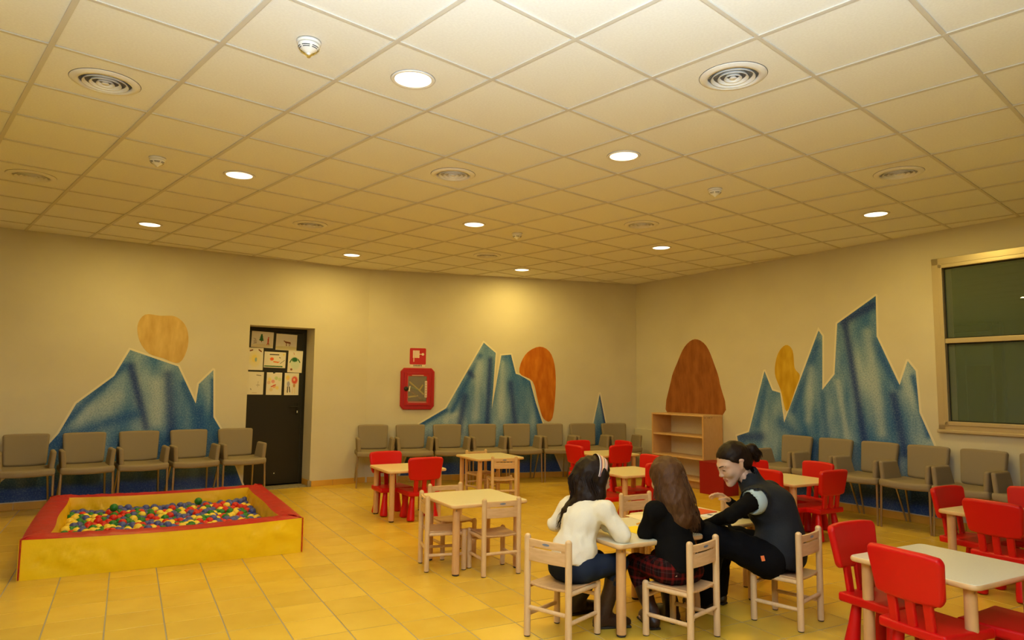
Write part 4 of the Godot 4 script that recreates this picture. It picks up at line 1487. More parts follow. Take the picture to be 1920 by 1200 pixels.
# ------------------------------------------------------------------ things on and by the walls
func build_wall_things():
	# bookshelf
	var o := thing("bookshelf", "low open wooden bookshelf with two shelves against the right wall", "bookshelf", wpos("right", -7.225, 0, 0.195), wturn("right"))
	var W := 1.0
	var H := 0.995
	var D := 0.37
	for sx in [-1, 1]:
		part(o, "side_panel", box_mesh(Vector3(0.022, H - 0.02, D), 0.002), mats.shelf_wood, Vector3(sx * (W * 0.5 - 0.011), (H - 0.02) * 0.5, 0))
	part(o, "top_board", box_mesh(Vector3(W + 0.005, 0.022, D + 0.005), 0.003), mats.beech_board, Vector3(0, H - 0.010, 0))
	for y in [0.115, 0.405, 0.70]:
		part(o, "shelf", box_mesh(Vector3(W - 0.046, 0.022, D - 0.02), 0.002), mats.beech_board, Vector3(0, y, 0.0))
	part(o, "back_panel", box_mesh(Vector3(W - 0.046, H - 0.14, 0.008)), mats.shelf_back, Vector3(0, 0.115 + (H - 0.14) * 0.5, -D * 0.5 + 0.006))
	part(o, "plinth", box_mesh(Vector3(W - 0.046, 0.10, 0.018), 0.002), mats.shelf_wood, Vector3(0, 0.051, D * 0.5 - 0.09))
	for x in [0.02, 0.06, 0.09, 0.15]:
		part(o, "screw_cap", lathe_mesh([[0.0, 0.002], [0.005, 0.0015], [0.006, 0.0]], 10), mats.rubber, Vector3(W * 0.5, H - 0.035, x), Vector3(0, 0, -PI / 2))
	# red panel box in front of its right end
	var rb := thing("red_box", "plain red box standing in front of the bookshelf's right end", "box", wpos("right", -6.45, 0, 0.40), wturn("right") + 0.02)
	part(rb, "body", box_mesh(Vector3(0.40, 0.40, 0.28), 0.006), mats.red_board, Vector3(0, 0.20, 0))
	part(rb, "lid", box_mesh(Vector3(0.405, 0.014, 0.285), 0.004), mats.red_board, Vector3(0, 0.405, 0))
	# hose cabinet
	var hc := thing("hose_cabinet", "red fire hose cabinet with a glass front on the middle wall", "fire cabinet", wpos("middle", 1.579, 1.008), wturn("middle"))
	var w := 0.49
	var h := 0.595
	var oct := PackedVector2Array()
	for e in [[1, -1], [1, 1], [-1, 1], [-1, -1]]:
		var sx: float = e[0]
		var sy: float = e[1]
		var a := Vector2(sx * w * 0.5, sy * (h * 0.5 - 0.05))
		var b := Vector2(sx * (w * 0.5 - 0.045), sy * h * 0.5)
		if sx * sy > 0:
			oct.append_array(PackedVector2Array([a, b]))
		else:
			oct.append_array(PackedVector2Array([b, a]))
	var cb := Mb.new()
	cb.prism(oct, 0.0, 0.035, 0.012)
	part(hc, "frame", cb.mesh(), mats.hydrant_red, Vector3(0, h * 0.5, 0))
	part(hc, "door_rim", frame_mesh(0.385, 0.475, 0.035, 0.018), mats.hydrant_red, Vector3(0, h * 0.5, 0.040))
	part(hc, "inner_rim", frame_mesh(0.315, 0.405, 0.022, 0.012), mats.sign_red, Vector3(0, h * 0.5, 0.040))
	part(hc, "back_plate", box_mesh(Vector3(0.272, 0.36, 0.002)), mats.hose_inside, Vector3(-0.01, h * 0.5, 0.0362))
	for e in [[-0.11, 0.10, 0.10, -0.08, "hose_yellow"], [-0.11, -0.02, 0.06, -0.15, "hose_brown"], [-0.12, -0.12, 0.02, -0.10, "hose_yellow"], [0.03, -0.03, 0.09, 0.06, "hose_yellow"], [-0.10, 0.03, 0.02, -0.02, "hose_green"]]:
		part(hc, "hose", rod_mesh(Vector3(e[0] - 0.01, e[1], 0), Vector3(e[2] - 0.01, e[3], 0), 0.012, 0.012, 8), mats[e[4]], Vector3(0, h * 0.5, 0.0415))
	part(hc, "lock", lathe_mesh([[0.0, 0.022], [0.026, 0.020], [0.032, 0.010], [0.034, 0.0]], 20), mats.black_metal, Vector3(-0.165, h * 0.5, 0.046), Vector3(PI / 2, 0, 0))
	part(hc, "lock_tab", box_mesh(Vector3(0.016, 0.075, 0.003), 0.001), mats.sign_white, Vector3(-0.118, h * 0.5, 0.056), Vector3(0, 0, -0.15))
	part(hc, "label_strip", box_mesh(Vector3(0.032, 0.235, 0.002)), mats.sign_white, Vector3(0.118, h * 0.5 - 0.005, 0.054))
	for k in 6:
		part(hc, "print_bar", box_mesh(Vector3(0.018, 0.026, 0.0008)), mats.sign_grey, Vector3(0.119, h * 0.5 + 0.085 - k * 0.037, 0.0556))
	part(hc, "print_line", box_mesh(Vector3(0.17, 0.014, 0.001)), mats.sign_grey, Vector3(0, h * 0.5 + 0.192, 0.0468))
	part(hc, "print_line", box_mesh(Vector3(0.26, 0.012, 0.001)), mats.sign_grey, Vector3(0, h * 0.5 - 0.192, 0.0468))
	var gp := part(hc, "pane", box_mesh(Vector3(0.27, 0.36, 0.002)), mats.clear_pane, Vector3(-0.01, h * 0.5, 0.0555))
	# sign above it
	var sg := thing("hydrant_sign", "square red sign with a white hose reel symbol above the hose cabinet", "sign", wpos("middle", 1.579, 1.625), wturn("middle"))
	var pl := Mb.new()
	pl.prism(rounded_rect(0.235, 0.235, 0.015), 0.0, 0.003)
	part(sg, "plate", pl.mesh(), mats.sign_red, Vector3(0, 0.148, 0))
	for k in 5:
		part(sg, "reel_bar", box_mesh(Vector3(0.016, 0.108, 0.001)), mats.sign_white, Vector3(-0.064 + k * 0.0195, 0.178, 0.0035))
	part(sg, "hose_symbol", box_mesh(Vector3(0.012, 0.055, 0.001)), mats.sign_white, Vector3(-0.058, 0.095, 0.0035))
	part(sg, "valve_arm", box_mesh(Vector3(0.05, 0.010, 0.001)), mats.sign_white, Vector3(0.045, 0.178, 0.0035))
	part(sg, "valve_wheel", lathe_mesh([[0.0, 0.001], [0.019, 0.001], [0.019, 0.0]], 20), mats.sign_white, Vector3(0.072, 0.178, 0.0032), Vector3(PI / 2, 0, 0))
	var tm := TextMesh.new()
	tm.text = "IDRANTE"
	var sf := SystemFont.new()
	sf.font_names = PackedStringArray(["Droid Sans"])
	sf.font_weight = 700
	tm.font = sf
	tm.font_size = 32
	tm.pixel_size = 0.00095
	tm.depth = 0.002
	var strip := part(sg, "text_plate", box_mesh(Vector3(0.21, 0.030, 0.001)), mats.sign_white, Vector3(0.0, 0.013, 0.0006))
	part(sg, "lettering", tm, mats.ink, Vector3(0.0, 0.013, 0.0016))
	# the flash unit on the photographer's camera, just above and behind the lens
	var fu := thing("camera_flash", "flash unit tilted up at the ceiling, at the photographer's place", "flash", Vector3(0.02, 1.46, 0.20))
	part(fu, "body", box_mesh(Vector3(0.07, 0.10, 0.05), 0.006), mats.black_metal, Vector3(0, 0.0, 0))
	part(fu, "head", box_mesh(Vector3(0.075, 0.07, 0.055), 0.006), mats.black_metal, Vector3(0, 0.085, 0))
	part(fu, "window", box_mesh(Vector3(0.066, 0.004, 0.046)), mats.lamp_glow, Vector3(0, 0.1215, 0))

# ------------------------------------------------------------------ papers and pens on the tables
func build_papers():
	var h := 0.5085
	var list := [
		[Vector3(0.775, h, -4.30), 0.6, Vector2(0.16, 0.21), Color8(250, 214, 20), "sheet of bright yellow paper between the two girls' elbows"],
		[Vector3(0.62, h, -4.42), 0.3, Vector2(0.15, 0.20), Color8(248, 206, 24), "sheet of yellow paper under the hands of the girl in white"],
		[Vector3(0.93, h, -4.68), 0.45, Vector2(0.21, 0.30), Color8(238, 224, 190), "large cream sheet of paper with a pencil on it"],
		[Vector3(1.10, h, -4.86), 0.75, Vector2(0.21, 0.28), Color8(240, 236, 226), "white sheet of paper at the far edge of the paper-covered table"],
		[Vector3(1.13, h, -4.52), 0.2, Vector2(0.15, 0.20), Color8(250, 214, 20), "sheet of yellow paper in front of the girl in black"],
		[Vector3(1.42, h, -4.78), 0.9, Vector2(0.20, 0.27), Color8(222, 220, 226), "printed sheet of paper beside the woman's knee"]]
	for e in list:
		var o := thing("paper", e[4], "paper", e[0], e[1])
		var m := StandardMaterial3D.new()
		m.albedo_color = e[3]
		m.roughness = 0.75
		var b := Mb.new()
		b.rbox(Vector3(0, 0.0006, 0), Vector3(e[2].x, 0.0012, e[2].y), 0.0002, 1, 6, func(p): return p + Vector3(0, maxf(0.0, 0.004 * sin(p.x * 22.0) * p.z * 4.0), 0))
		part(o, "sheet", b.mesh(), m)
		if e[4].begins_with("printed"):
			for k in 5:
				part(o, "print", box_mesh(Vector3(0.03 + 0.02 * (k % 2), 0.0004, 0.035)), mats.print_blue, Vector3(-0.06 + 0.05 * (k % 3), 0.0016, -0.08 + 0.07 * (k / 2)))
		if e[4].begins_with("large"):
			for k in 3:
				part(o, "scribble", rod_mesh(Vector3(-0.02 + k * 0.012, 0.0018, -0.05), Vector3(-0.005 + k * 0.016, 0.0018, -0.02), 0.001, 0.001, 6), mats.ink)
	var pens := [
		[Vector3(0.84, h + 0.006, -4.52), 0.9, Color8(240, 170, 40), "orange pencil lying on the cream paper"],
		[Vector3(1.02, h + 0.005, -4.93), -0.4, Color8(200, 60, 60), "thin red pencil at the far edge of the table"]]
	for e in pens:
		var o := thing("pencil", e[3], "pencil", e[0], e[1])
		var m := StandardMaterial3D.new()
		m.albedo_color = e[2]
		m.roughness = 0.4
		part(o, "barrel", rod_mesh(Vector3(-0.075, 0, 0), Vector3(0.055, 0, 0), 0.0042, 0.0042, 6, 0.05), m)
		part(o, "tip", rod_mesh(Vector3(0.055, 0, 0), Vector3(0.075, 0, 0), 0.0042, 0.0008, 6, 0.05), mats.seat_ply)
	var bx := thing("crayon_box", "small blue box at the far edge of the table behind the girl in black", "box", Vector3(1.04, h, -4.99), 0.5)
	part(bx, "body", box_mesh(Vector3(0.085, 0.026, 0.06), 0.003), mats.box_blue, Vector3(0, 0.0135, 0))
	part(bx, "lid", box_mesh(Vector3(0.088, 0.008, 0.063), 0.002), mats.box_blue, Vector3(0, 0.029, 0))
	var rf := thing("red_folder", "orange-red folder lying on the table beside the woman's hand", "folder", Vector3(1.30, h, -4.93), 0.65)
	part(rf, "cover", box_mesh(Vector3(0.22, 0.006, 0.16), 0.002), mats.folder_red, Vector3(0, 0.0032, 0))
	part(rf, "spine", rod_mesh(Vector3(-0.11, 0.0042, -0.08), Vector3(-0.11, 0.0042, 0.08), 0.004, 0.004, 8), mats.folder_red)

# ------------------------------------------------------------------ people
# a distance field on a grid: bones are tapered capsules joined by a smooth minimum, meshed as surface nets
class Sdf:
	var o := Vector3.ZERO
	var c := 0.01
	var nx := 0
	var ny := 0
	var nz := 0
	var a := PackedFloat32Array()
	func _init(lo: Vector3, hi: Vector3, cell: float):
		o = lo
		c = cell
		nx = int(ceil((hi.x - lo.x) / cell)) + 2
		ny = int(ceil((hi.y - lo.y) / cell)) + 2
		nz = int(ceil((hi.z - lo.z) / cell)) + 2
		a.resize(nx * ny * nz)
		a.fill(1.0)
	func span(lo: Vector3, hi: Vector3) -> Array:
		return [maxi(0, int((lo.x - o.x) / c)), mini(nx - 1, int((hi.x - o.x) / c) + 1), maxi(0, int((lo.y - o.y) / c)), mini(ny - 1, int((hi.y - o.y) / c) + 1), maxi(0, int((lo.z - o.z) / c)), mini(nz - 1, int((hi.z - o.z) / c) + 1)]
	func val(p: Vector3) -> float:
		var q := (p - o) / c
		var x := clampi(int(q.x + 0.5), 0, nx - 1)
		var y := clampi(int(q.y + 0.5), 0, ny - 1)
		var z := clampi(int(q.z + 0.5), 0, nz - 1)
		return a[(z * ny + y) * nx + x]
	func cap(p: Vector3, q: Vector3, r0: float, r1: float, k := 0.03):
		var m := maxf(r0, r1) + k + 2.0 * c
		var lo := p.min(q) - Vector3(m, m, m)
		var hi := p.max(q) + Vector3(m, m, m)
		var s := span(lo, hi)
		var d := q - p
		var dd := maxf(d.length_squared(), 1e-9)
		for z in range(s[4], s[5] + 1):
			for y in range(s[2], s[3] + 1):
				var row := (z * ny + y) * nx
				var e0 := o + Vector3(0, y * c, z * c) - p
				for x in range(s[0], s[1] + 1):
					var e := e0 + Vector3(x * c, 0, 0)
					var t := clampf(e.dot(d) / dd, 0.0, 1.0)
					var v := (e - d * t).length() - lerpf(r0, r1, t)
					var w := a[row + x]
					var h := maxf(k - absf(v - w), 0.0)
					a[row + x] = minf(v, w) - h * h * 0.25 / k
	func ell(p: Vector3, r: Vector3, b := Basis(), k := 0.03):
		var m := maxf(r.x, maxf(r.y, r.z)) + k + 2.0 * c
		var s := span(p - Vector3(m, m, m), p + Vector3(m, m, m))
		var bi := b.transposed()
		for z in range(s[4], s[5] + 1):
			for y in range(s[2], s[3] + 1):
				var row := (z * ny + y) * nx
				for x in range(s[0], s[1] + 1):
					var e := bi * (o + Vector3(x, y, z) * c - p)
					var k0 := (e / r).length()
					var k1 := (e / (r * r)).length()
					var v := k0 * (k0 - 1.0) / k1 if k1 > 1e-5 else -minf(r.x, minf(r.y, r.z))
					var w := a[row + x]
					var h := maxf(k - absf(v - w), 0.0)
					a[row + x] = minf(v, w) - h * h * 0.25 / k
	func cut(p: Vector3, n: Vector3, k := 0.01):
		# keep what lies behind the plane
		for z in nz:
			for y in ny:
				var row := (z * ny + y) * nx
				var v := (o + Vector3(0, y * c, z * c) - p).dot(n)
				for x in nx:
					var w := a[row + x]
					if w < 0.1:
						var h := maxf(k - absf(v - w), 0.0)
						a[row + x] = maxf(v, w) + h * h * 0.25 / k
					v += c * n.x
	func carve(p: Vector3, q: Vector3, r0: float, r1: float, k := 0.01):
		var m := maxf(r0, r1) + k + 2.0 * c
		var s := span(p.min(q) - Vector3(m, m, m), p.max(q) + Vector3(m, m, m))
		var d := q - p
		var dd := maxf(d.length_squared(), 1e-9)
		for z in range(s[4], s[5] + 1):
			for y in range(s[2], s[3] + 1):
				var row := (z * ny + y) * nx
				for x in range(s[0], s[1] + 1):
					var e := o + Vector3(x, y, z) * c - p
					var t := clampf(e.dot(d) / dd, 0.0, 1.0)
					var v := lerpf(r0, r1, t) - (e - d * t).length()
					var w := a[row + x]
					var h := maxf(k - absf(v - w), 0.0)
					a[row + x] = maxf(v, w) + h * h * 0.25 / k
	func ripple(n: FastNoiseLite, amp: float):
		for z in nz:
			for y in ny:
				var row := (z * ny + y) * nx
				for x in nx:
					if absf(a[row + x]) < 4.0 * c + amp:
						a[row + x] += amp * n.get_noise_3d(o.x + x * c, (o.y + y * c) * 0.7, o.z + z * c)
	func emit(b):
		var ids := PackedInt32Array()
		ids.resize(nx * ny * nz)
		ids.fill(-1)
		var far := 2.5 * c
		var sx := 1
		var sy := nx
		var sz := nx * ny
		var off := [0, sx, sy, sx + sy, sz, sx + sz, sy + sz, sx + sy + sz]
		var ed := [[0, 1], [2, 3], [4, 5], [6, 7], [0, 2], [1, 3], [4, 6], [5, 7], [0, 4], [1, 5], [2, 6], [3, 7]]
		var cor := [Vector3(0, 0, 0), Vector3(1, 0, 0), Vector3(0, 1, 0), Vector3(1, 1, 0), Vector3(0, 0, 1), Vector3(1, 0, 1), Vector3(0, 1, 1), Vector3(1, 1, 1)]
		for z in nz - 1:
			for y in ny - 1:
				var row := (z * ny + y) * nx
				for x in nx - 1:
					var i := row + x
					if absf(a[i]) > far:
						continue
					var neg := 0
					for q in off:
						if a[i + q] < 0.0:
							neg += 1
					if neg == 0 or neg == 8:
						continue
					var sum := Vector3.ZERO
					var cnt := 0
					for e in ed:
						var va := a[i + off[e[0]]]
						var vb := a[i + off[e[1]]]
						if (va < 0.0) != (vb < 0.0):
							sum += cor[e[0]].lerp(cor[e[1]], va / (va - vb))
							cnt += 1
					ids[i] = b.vert(o + (Vector3(x, y, z) + sum / cnt) * c)
		for z in range(1, nz - 1):
			for y in range(1, ny - 1):
				var row := (z * ny + y) * nx
				for x in range(1, nx - 1):
					var i := row + x
					if ids[i] < 0:
						continue
					var ins := a[i] < 0.0
					if ins != (a[i + sx] < 0.0):
						_q(b, ids[i - sy - sz], ids[i - sz], ids[i], ids[i - sy], ins)
					if ins != (a[i + sy] < 0.0):
						_q(b, ids[i - sz - sx], ids[i - sx], ids[i], ids[i - sz], ins)
					if ins != (a[i + sz] < 0.0):
						_q(b, ids[i - sx - sy], ids[i - sy], ids[i], ids[i - sx], ins)
	func _q(b, p: int, q: int, r: int, s: int, ins: bool):
		if p < 0 or q < 0 or r < 0 or s < 0:
			return
		if ins:
			b.quad(p, q, r, s)
		else:
			b.quad(p, s, r, q)

const JOINTS := {
	"girl_white": {"hip": Vector3(0.349, 0.363, -4.020), "waist": Vector3(0.363, 0.467, -4.040), "chest": Vector3(0.409, 0.607, -4.080), "neck": Vector3(0.463, 0.710, -4.130), "head": Vector3(0.494, 0.832, -4.170), "rsh": Vector3(0.529, 0.673, -4.020), "lsh": Vector3(0.351, 0.661, -4.200), "rel": Vector3(0.629, 0.546, -3.970), "rwr": Vector3(0.560, 0.563, -4.160), "lel": Vector3(0.265, 0.551, -4.220), "lwr": Vector3(0.483, 0.543, -4.340), "rhip": Vector3(0.422, 0.365, -3.970), "lhip": Vector3(0.293, 0.350, -4.070), "rkn": Vector3(0.625, 0.366, -4.100), "lkn": Vector3(0.527, 0.332, -4.300), "ran": Vector3(0.541, 0.050, -4.120), "lan": Vector3(0.411, 0.033, -4.360)},
	"girl_black": {"hip": Vector3(0.941, 0.360, -4.020), "waist": Vector3(0.938, 0.455, -4.050), "chest": Vector3(0.930, 0.580, -4.090), "neck": Vector3(0.922, 0.703, -4.130), "head": Vector3(0.911, 0.836, -4.160), "rsh": Vector3(1.047, 0.638, -4.160), "lsh": Vector3(0.813, 0.672, -4.020), "lel": Vector3(0.778, 0.545, -4.080), "lwr": Vector3(0.892, 0.535, -4.320), "rel": Vector3(1.133, 0.529, -4.280), "rwr": Vector3(1.055, 0.517, -4.420), "lhip": Vector3(0.869, 0.358, -3.990), "rhip": Vector3(1.023, 0.348, -4.060), "lkn": Vector3(0.743, 0.338, -4.220), "rkn": Vector3(0.922, 0.332, -4.380), "lan": Vector3(0.819, 0.046, -4.140), "ran": Vector3(0.957, 0.069, -4.260)},
	"woman": {"hip": Vector3(1.599, 0.362, -4.320), "waist": Vector3(1.636, 0.471, -4.360), "chest": Vector3(1.596, 0.623, -4.400), "neck": Vector3(1.507, 0.769, -4.440), "head": Vector3(1.405, 0.896, -4.470), "lsh": Vector3(1.464, 0.696, -4.280), "rsh": Vector3(1.671, 0.690, -4.600), "lel": Vector3(1.286, 0.627, -4.150), "lwr": Vector3(1.187, 0.533, -4.360), "rel": Vector3(1.565, 0.537, -4.750), "rwr": Vector3(1.458, 0.618, -4.720), "lhip": Vector3(1.531, 0.356, -4.240), "rhip": Vector3(1.682, 0.346, -4.420), "lkn": Vector3(1.210, 0.488, -4.270), "rkn": Vector3(1.338, 0.434, -4.520), "lan": Vector3(1.214, 0.042, -4.460), "ran": Vector3(1.331, 0.051, -4.600)},
}
var last_head: Sdf = null

func head_basis(fwd: Vector3, tilt := 0.0) -> Basis:
	var z := fwd.normalized()
	var x := Vector3.UP.cross(z).normalized()
	var y := z.cross(x)
	return Basis(x, y, z).rotated(z, tilt)

# head, in its own fine grid; s = scale (1 = head 0.225 m tall)
func head_field(at: Vector3, b: Basis, s: float) -> Sdf:
	var r := 0.165 * s
	var f := Sdf.new(at - Vector3(r, r, r), at + Vector3(r, r, r), 0.0038)
	var p := func(x: float, y: float, z: float) -> Vector3: return at + b * (Vector3(x, y, z) * s)
	f.ell(p.call(0, 0.030, -0.016), Vector3(0.073, 0.082, 0.093) * s, b, 0.02)
	f.ell(p.call(0, -0.018, 0.026), Vector3(0.060, 0.072, 0.062) * s, b, 0.03)
	f.cap(p.call(0, -0.055, 0.045), p.call(0, -0.088, 0.062), 0.034 * s, 0.021 * s, 0.03)
	for sx in [-1.0, 1.0]:
		f.cap(p.call(sx * 0.047, -0.035, -0.002), p.call(sx * 0.014, -0.086, 0.056), 0.017 * s, 0.014 * s, 0.03)
		f.ell(p.call(sx * 0.038, -0.026, 0.060), Vector3(0.022, 0.020, 0.020) * s, b, 0.025)
		f.cap(p.call(sx * 0.012, 0.020, 0.078), p.call(sx * 0.046, 0.020, 0.062), 0.010 * s, 0.009 * s, 0.02)
		f.carve(p.call(sx * 0.030, 0.000, 0.092), p.call(sx * 0.034, 0.000, 0.090), 0.011 * s, 0.011 * s, 0.012)
		f.ell(p.call(sx * 0.031, -0.001, 0.0725), Vector3(0.0135, 0.0115, 0.0125) * s, b, 0.005)
		# ear
		f.cap(p.call(sx * 0.073, 0.012, -0.016), p.call(sx * 0.071, -0.028, -0.006), 0.0135 * s, 0.0075 * s, 0.008)
		f.cap(p.call(sx * 0.078, 0.020, -0.010), p.call(sx * 0.080, 0.012, -0.026), 0.008 * s, 0.008 * s, 0.006)
		f.carve(p.call(sx * 0.090, 0.006, -0.012), p.call(sx * 0.088, -0.010, -0.008), 0.0075 * s, 0.006 * s, 0.006)
		f.ell(p.call(sx * 0.009, -0.034, 0.090), Vector3(0.007, 0.0058, 0.008) * s, b, 0.008)
	# nose
	f.cap(p.call(0, 0.014, 0.080), p.call(0, -0.027, 0.099), 0.0065 * s, 0.0080 * s, 0.014)
	f.ell(p.call(0, -0.029, 0.100), Vector3(0.0088, 0.0078, 0.0085) * s, b, 0.008)
	# lips and chin
	f.cap(p.call(-0.017, -0.0570, 0.0835), p.call(0.017, -0.0570, 0.0835), 0.0055 * s, 0.0055 * s, 0.006)
	f.cap(p.call(0, -0.0555, 0.088), p.call(0, -0.0560, 0.087), 0.0070 * s, 0.0070 * s, 0.006)
	f.cap(p.call(-0.014, -0.0685, 0.0820), p.call(0.014, -0.0685, 0.0820), 0.0065 * s, 0.0065 * s, 0.006)
	f.carve(p.call(-0.020, -0.0628, 0.096), p.call(0.020, -0.0628, 0.096), 0.0042 * s, 0.0042 * s, 0.004)
	f.ell(p.call(0, -0.094, 0.074), Vector3(0.016, 0.014, 0.014) * s, b, 0.02)
	# top of the neck
	f.cap(p.call(0, -0.045, -0.022), p.call(0, -0.150, -0.040), 0.047 * s, 0.043 * s, 0.03)
	return f

# palm and five bent fingers
func hand_field(wrist: Vector3, fwd: Vector3, palm: Vector3, side: float, s: float, curl: float) -> Sdf:
	var f0 := fwd.normalized()
	var n := (palm - f0 * palm.dot(f0)).normalized()          # the palm looks this way
	var lat := f0.cross(n) * side                              # towards the thumb
	var f := Sdf.new(wrist + f0 * 0.07 * s - Vector3(0.14, 0.14, 0.14) * s, wrist + f0 * 0.07 * s + Vector3(0.14, 0.14, 0.14) * s, 0.0036)
	f.cap(wrist - f0 * 0.04 * s, wrist + f0 * 0.02 * s, 0.023 * s, 0.021 * s, 0.012)
	var len4 := [0.058, 0.067, 0.063, 0.049]
	for k in 4:
		var side_at: float = (1.5 - k) * 0.0185
		var base := wrist + f0 * 0.012 * s + lat * side_at * 0.75 * s
		var kn := wrist + (f0 * (0.082 - 0.004 * absf(k - 1.0)) + lat * side_at - n * 0.004) * s
		f.cap(base, kn, 0.0135 * s, 0.0112 * s, 0.010)
		var dirv := (f0 + lat * (1.5 - k) * 0.05).normalized()
		var p := kn
		for j in 3:
			var bend: float = curl * (0.45 + 0.35 * j) * (1.0 + 0.10 * k)
			var dj := dirv * cos(bend) + n * sin(bend)
			var L: float = len4[k] * [0.46, 0.30, 0.24][j] * 1.45 * s
			f.cap(p, p + dj * L, (0.0098 - 0.0011 * j) * s, (0.0090 - 0.0012 * j) * s, 0.0035)
			p += dj * L
	var tb := wrist + (f0 * 0.018 + lat * 0.020 + n * 0.004) * s
	var t1 := tb + (f0 * 0.026 + lat * 0.022 + n * 0.010) * s
	var t2 := t1 + (f0 * 0.026 + lat * 0.008 + n * (0.008 + 0.012 * curl)) * s
	var t3 := t2 + (f0 * 0.020 - lat * 0.002 + n * (0.006 + 0.012 * curl)) * s
	f.cap(tb, t1, 0.0145 * s, 0.0115 * s, 0.010)
	f.cap(t1, t2, 0.0112 * s, 0.0100 * s, 0.004)
	f.cap(t2, t3, 0.0098 * s, 0.0080 * s, 0.004)
	return f

func bounds(j: Dictionary, names: Array, m: float) -> Array:
	var lo := Vector3(99, 99, 99)
	var hi := -lo
	for k in names:
		lo = lo.min(j[k])
		hi = hi.max(j[k])
	return [lo - Vector3(m, m, m), hi + Vector3(m, m, m)]

func torso_field(f: Sdf, j: Dictionary, g: float, s: float, loose := 0.0):
	# g = how far the cloth stands off the body
	var across: Vector3 = (j.rsh - j.lsh).normalized()
	var up: Vector3 = (j.neck - j.hip).normalized()
	var fw := across.cross(up).normalized()
	var b := Basis(across, up, fw).orthonormalized()
	f.ell(j.hip + up * 0.01, Vector3(0.125 * s + g, 0.10 * s + g, 0.105 * s + g), b, 0.05)
	f.ell(j.waist, Vector3(0.105 * s + g + loose, 0.10 * s, 0.085 * s + g + loose * 0.7), b, 0.06)
	f.ell(j.chest, Vector3(0.125 * s + g, 0.115 * s, 0.092 * s + g), b, 0.06)
	f.cap(j.lsh, j.rsh, 0.046 * s + g, 0.046 * s + g, 0.05)
	f.cap(j.chest.lerp(j.neck, 0.45), j.neck, 0.075 * s + g, 0.048 * s + g * 0.5, 0.04)

func arm_field(f: Sdf, j: Dictionary, sd: String, g: float, s: float, k := 0.03):
	f.cap(j[sd + "sh"], j[sd + "el"], 0.044 * s + g, 0.036 * s + g, k)
	f.cap(j[sd + "el"], j[sd + "wr"], 0.036 * s + g, 0.025 * s + g, 0.02)

func leg_field(f: Sdf, j: Dictionary, sd: String, g: float, s: float, upto := 1.0):
	f.cap(j[sd + "hip"], j[sd + "kn"], 0.082 * s + g, 0.056 * s + g, 0.04)
	var an: Vector3 = j[sd + "kn"].lerp(j[sd + "an"], upto)
	f.cap(j[sd + "kn"], j[sd + "kn"].lerp(an, 0.4), 0.054 * s + g, 0.050 * s + g, 0.02)
	f.cap(j[sd + "kn"].lerp(an, 0.3), an, 0.050 * s + g, lerpf(0.045, 0.033, upto) * s + g, 0.03)

func skin_mesh(who: String, j: Dictionary, s: float, hb: Basis, hs: float, hands: Array) -> ArrayMesh:
	var mb := Mb.new()
	var bd := bounds(j, j.keys(), 0.19)
	var f := Sdf.new(Vector3(bd[0].x, 0.0, bd[0].z), bd[1], 0.016)
	torso_field(f, j, 0.0, s)
	for sd in ["l", "r"]:
		arm_field(f, j, sd, 0.0, s)
		leg_field(f, j, sd, 0.0, s)
		var an: Vector3 = j[sd + "an"]
		var toe: Vector3 = (j[sd + "kn"] - j[sd + "hip"]) * Vector3(1, 0, 1)
		f.cap(Vector3(an.x, 0.04, an.z), Vector3(an.x, 0.03, an.z) + toe.normalized() * 0.12 * s, 0.03 * s, 0.022 * s, 0.02)
	f.cap(j.neck, j.neck.lerp(j.head, 0.5), 0.046 * s, 0.044 * s, 0.03)
	f.emit(mb)
	var hf := head_field(j.head, hb, hs)
	hf.emit(mb)
	last_head = hf
	for h in hands:
		var hd := hand_field(j[h[0] + "wr"], h[1], h[2], 1.0 if h[0] == "r" else -1.0, h[3], h[4])
		hd.emit(mb)
	# skin tone, lips and brows
	var inv := hb.transposed()
	for k in mb.v.size():
		var p: Vector3 = inv * (mb.v[k] - j.head) / hs
		var c := Color(0.66, 0.42, 0.31)
		if p.z > 0.05 and absf(p.x) < 0.06:
			var ly := absf(p.y + 0.0625) + maxf(0.0, absf(p.x) - 0.012) * 0.5
			if ly < 0.0105 and absf(p.x) < 0.021 and p.z > 0.07:
				c = Color(0.46, 0.16, 0.13)
		mb.col.append(c)
	return mb.mesh()

func field_mesh(f: Sdf) -> ArrayMesh:
	var b := Mb.new()
	f.emit(b)
	return b.mesh()

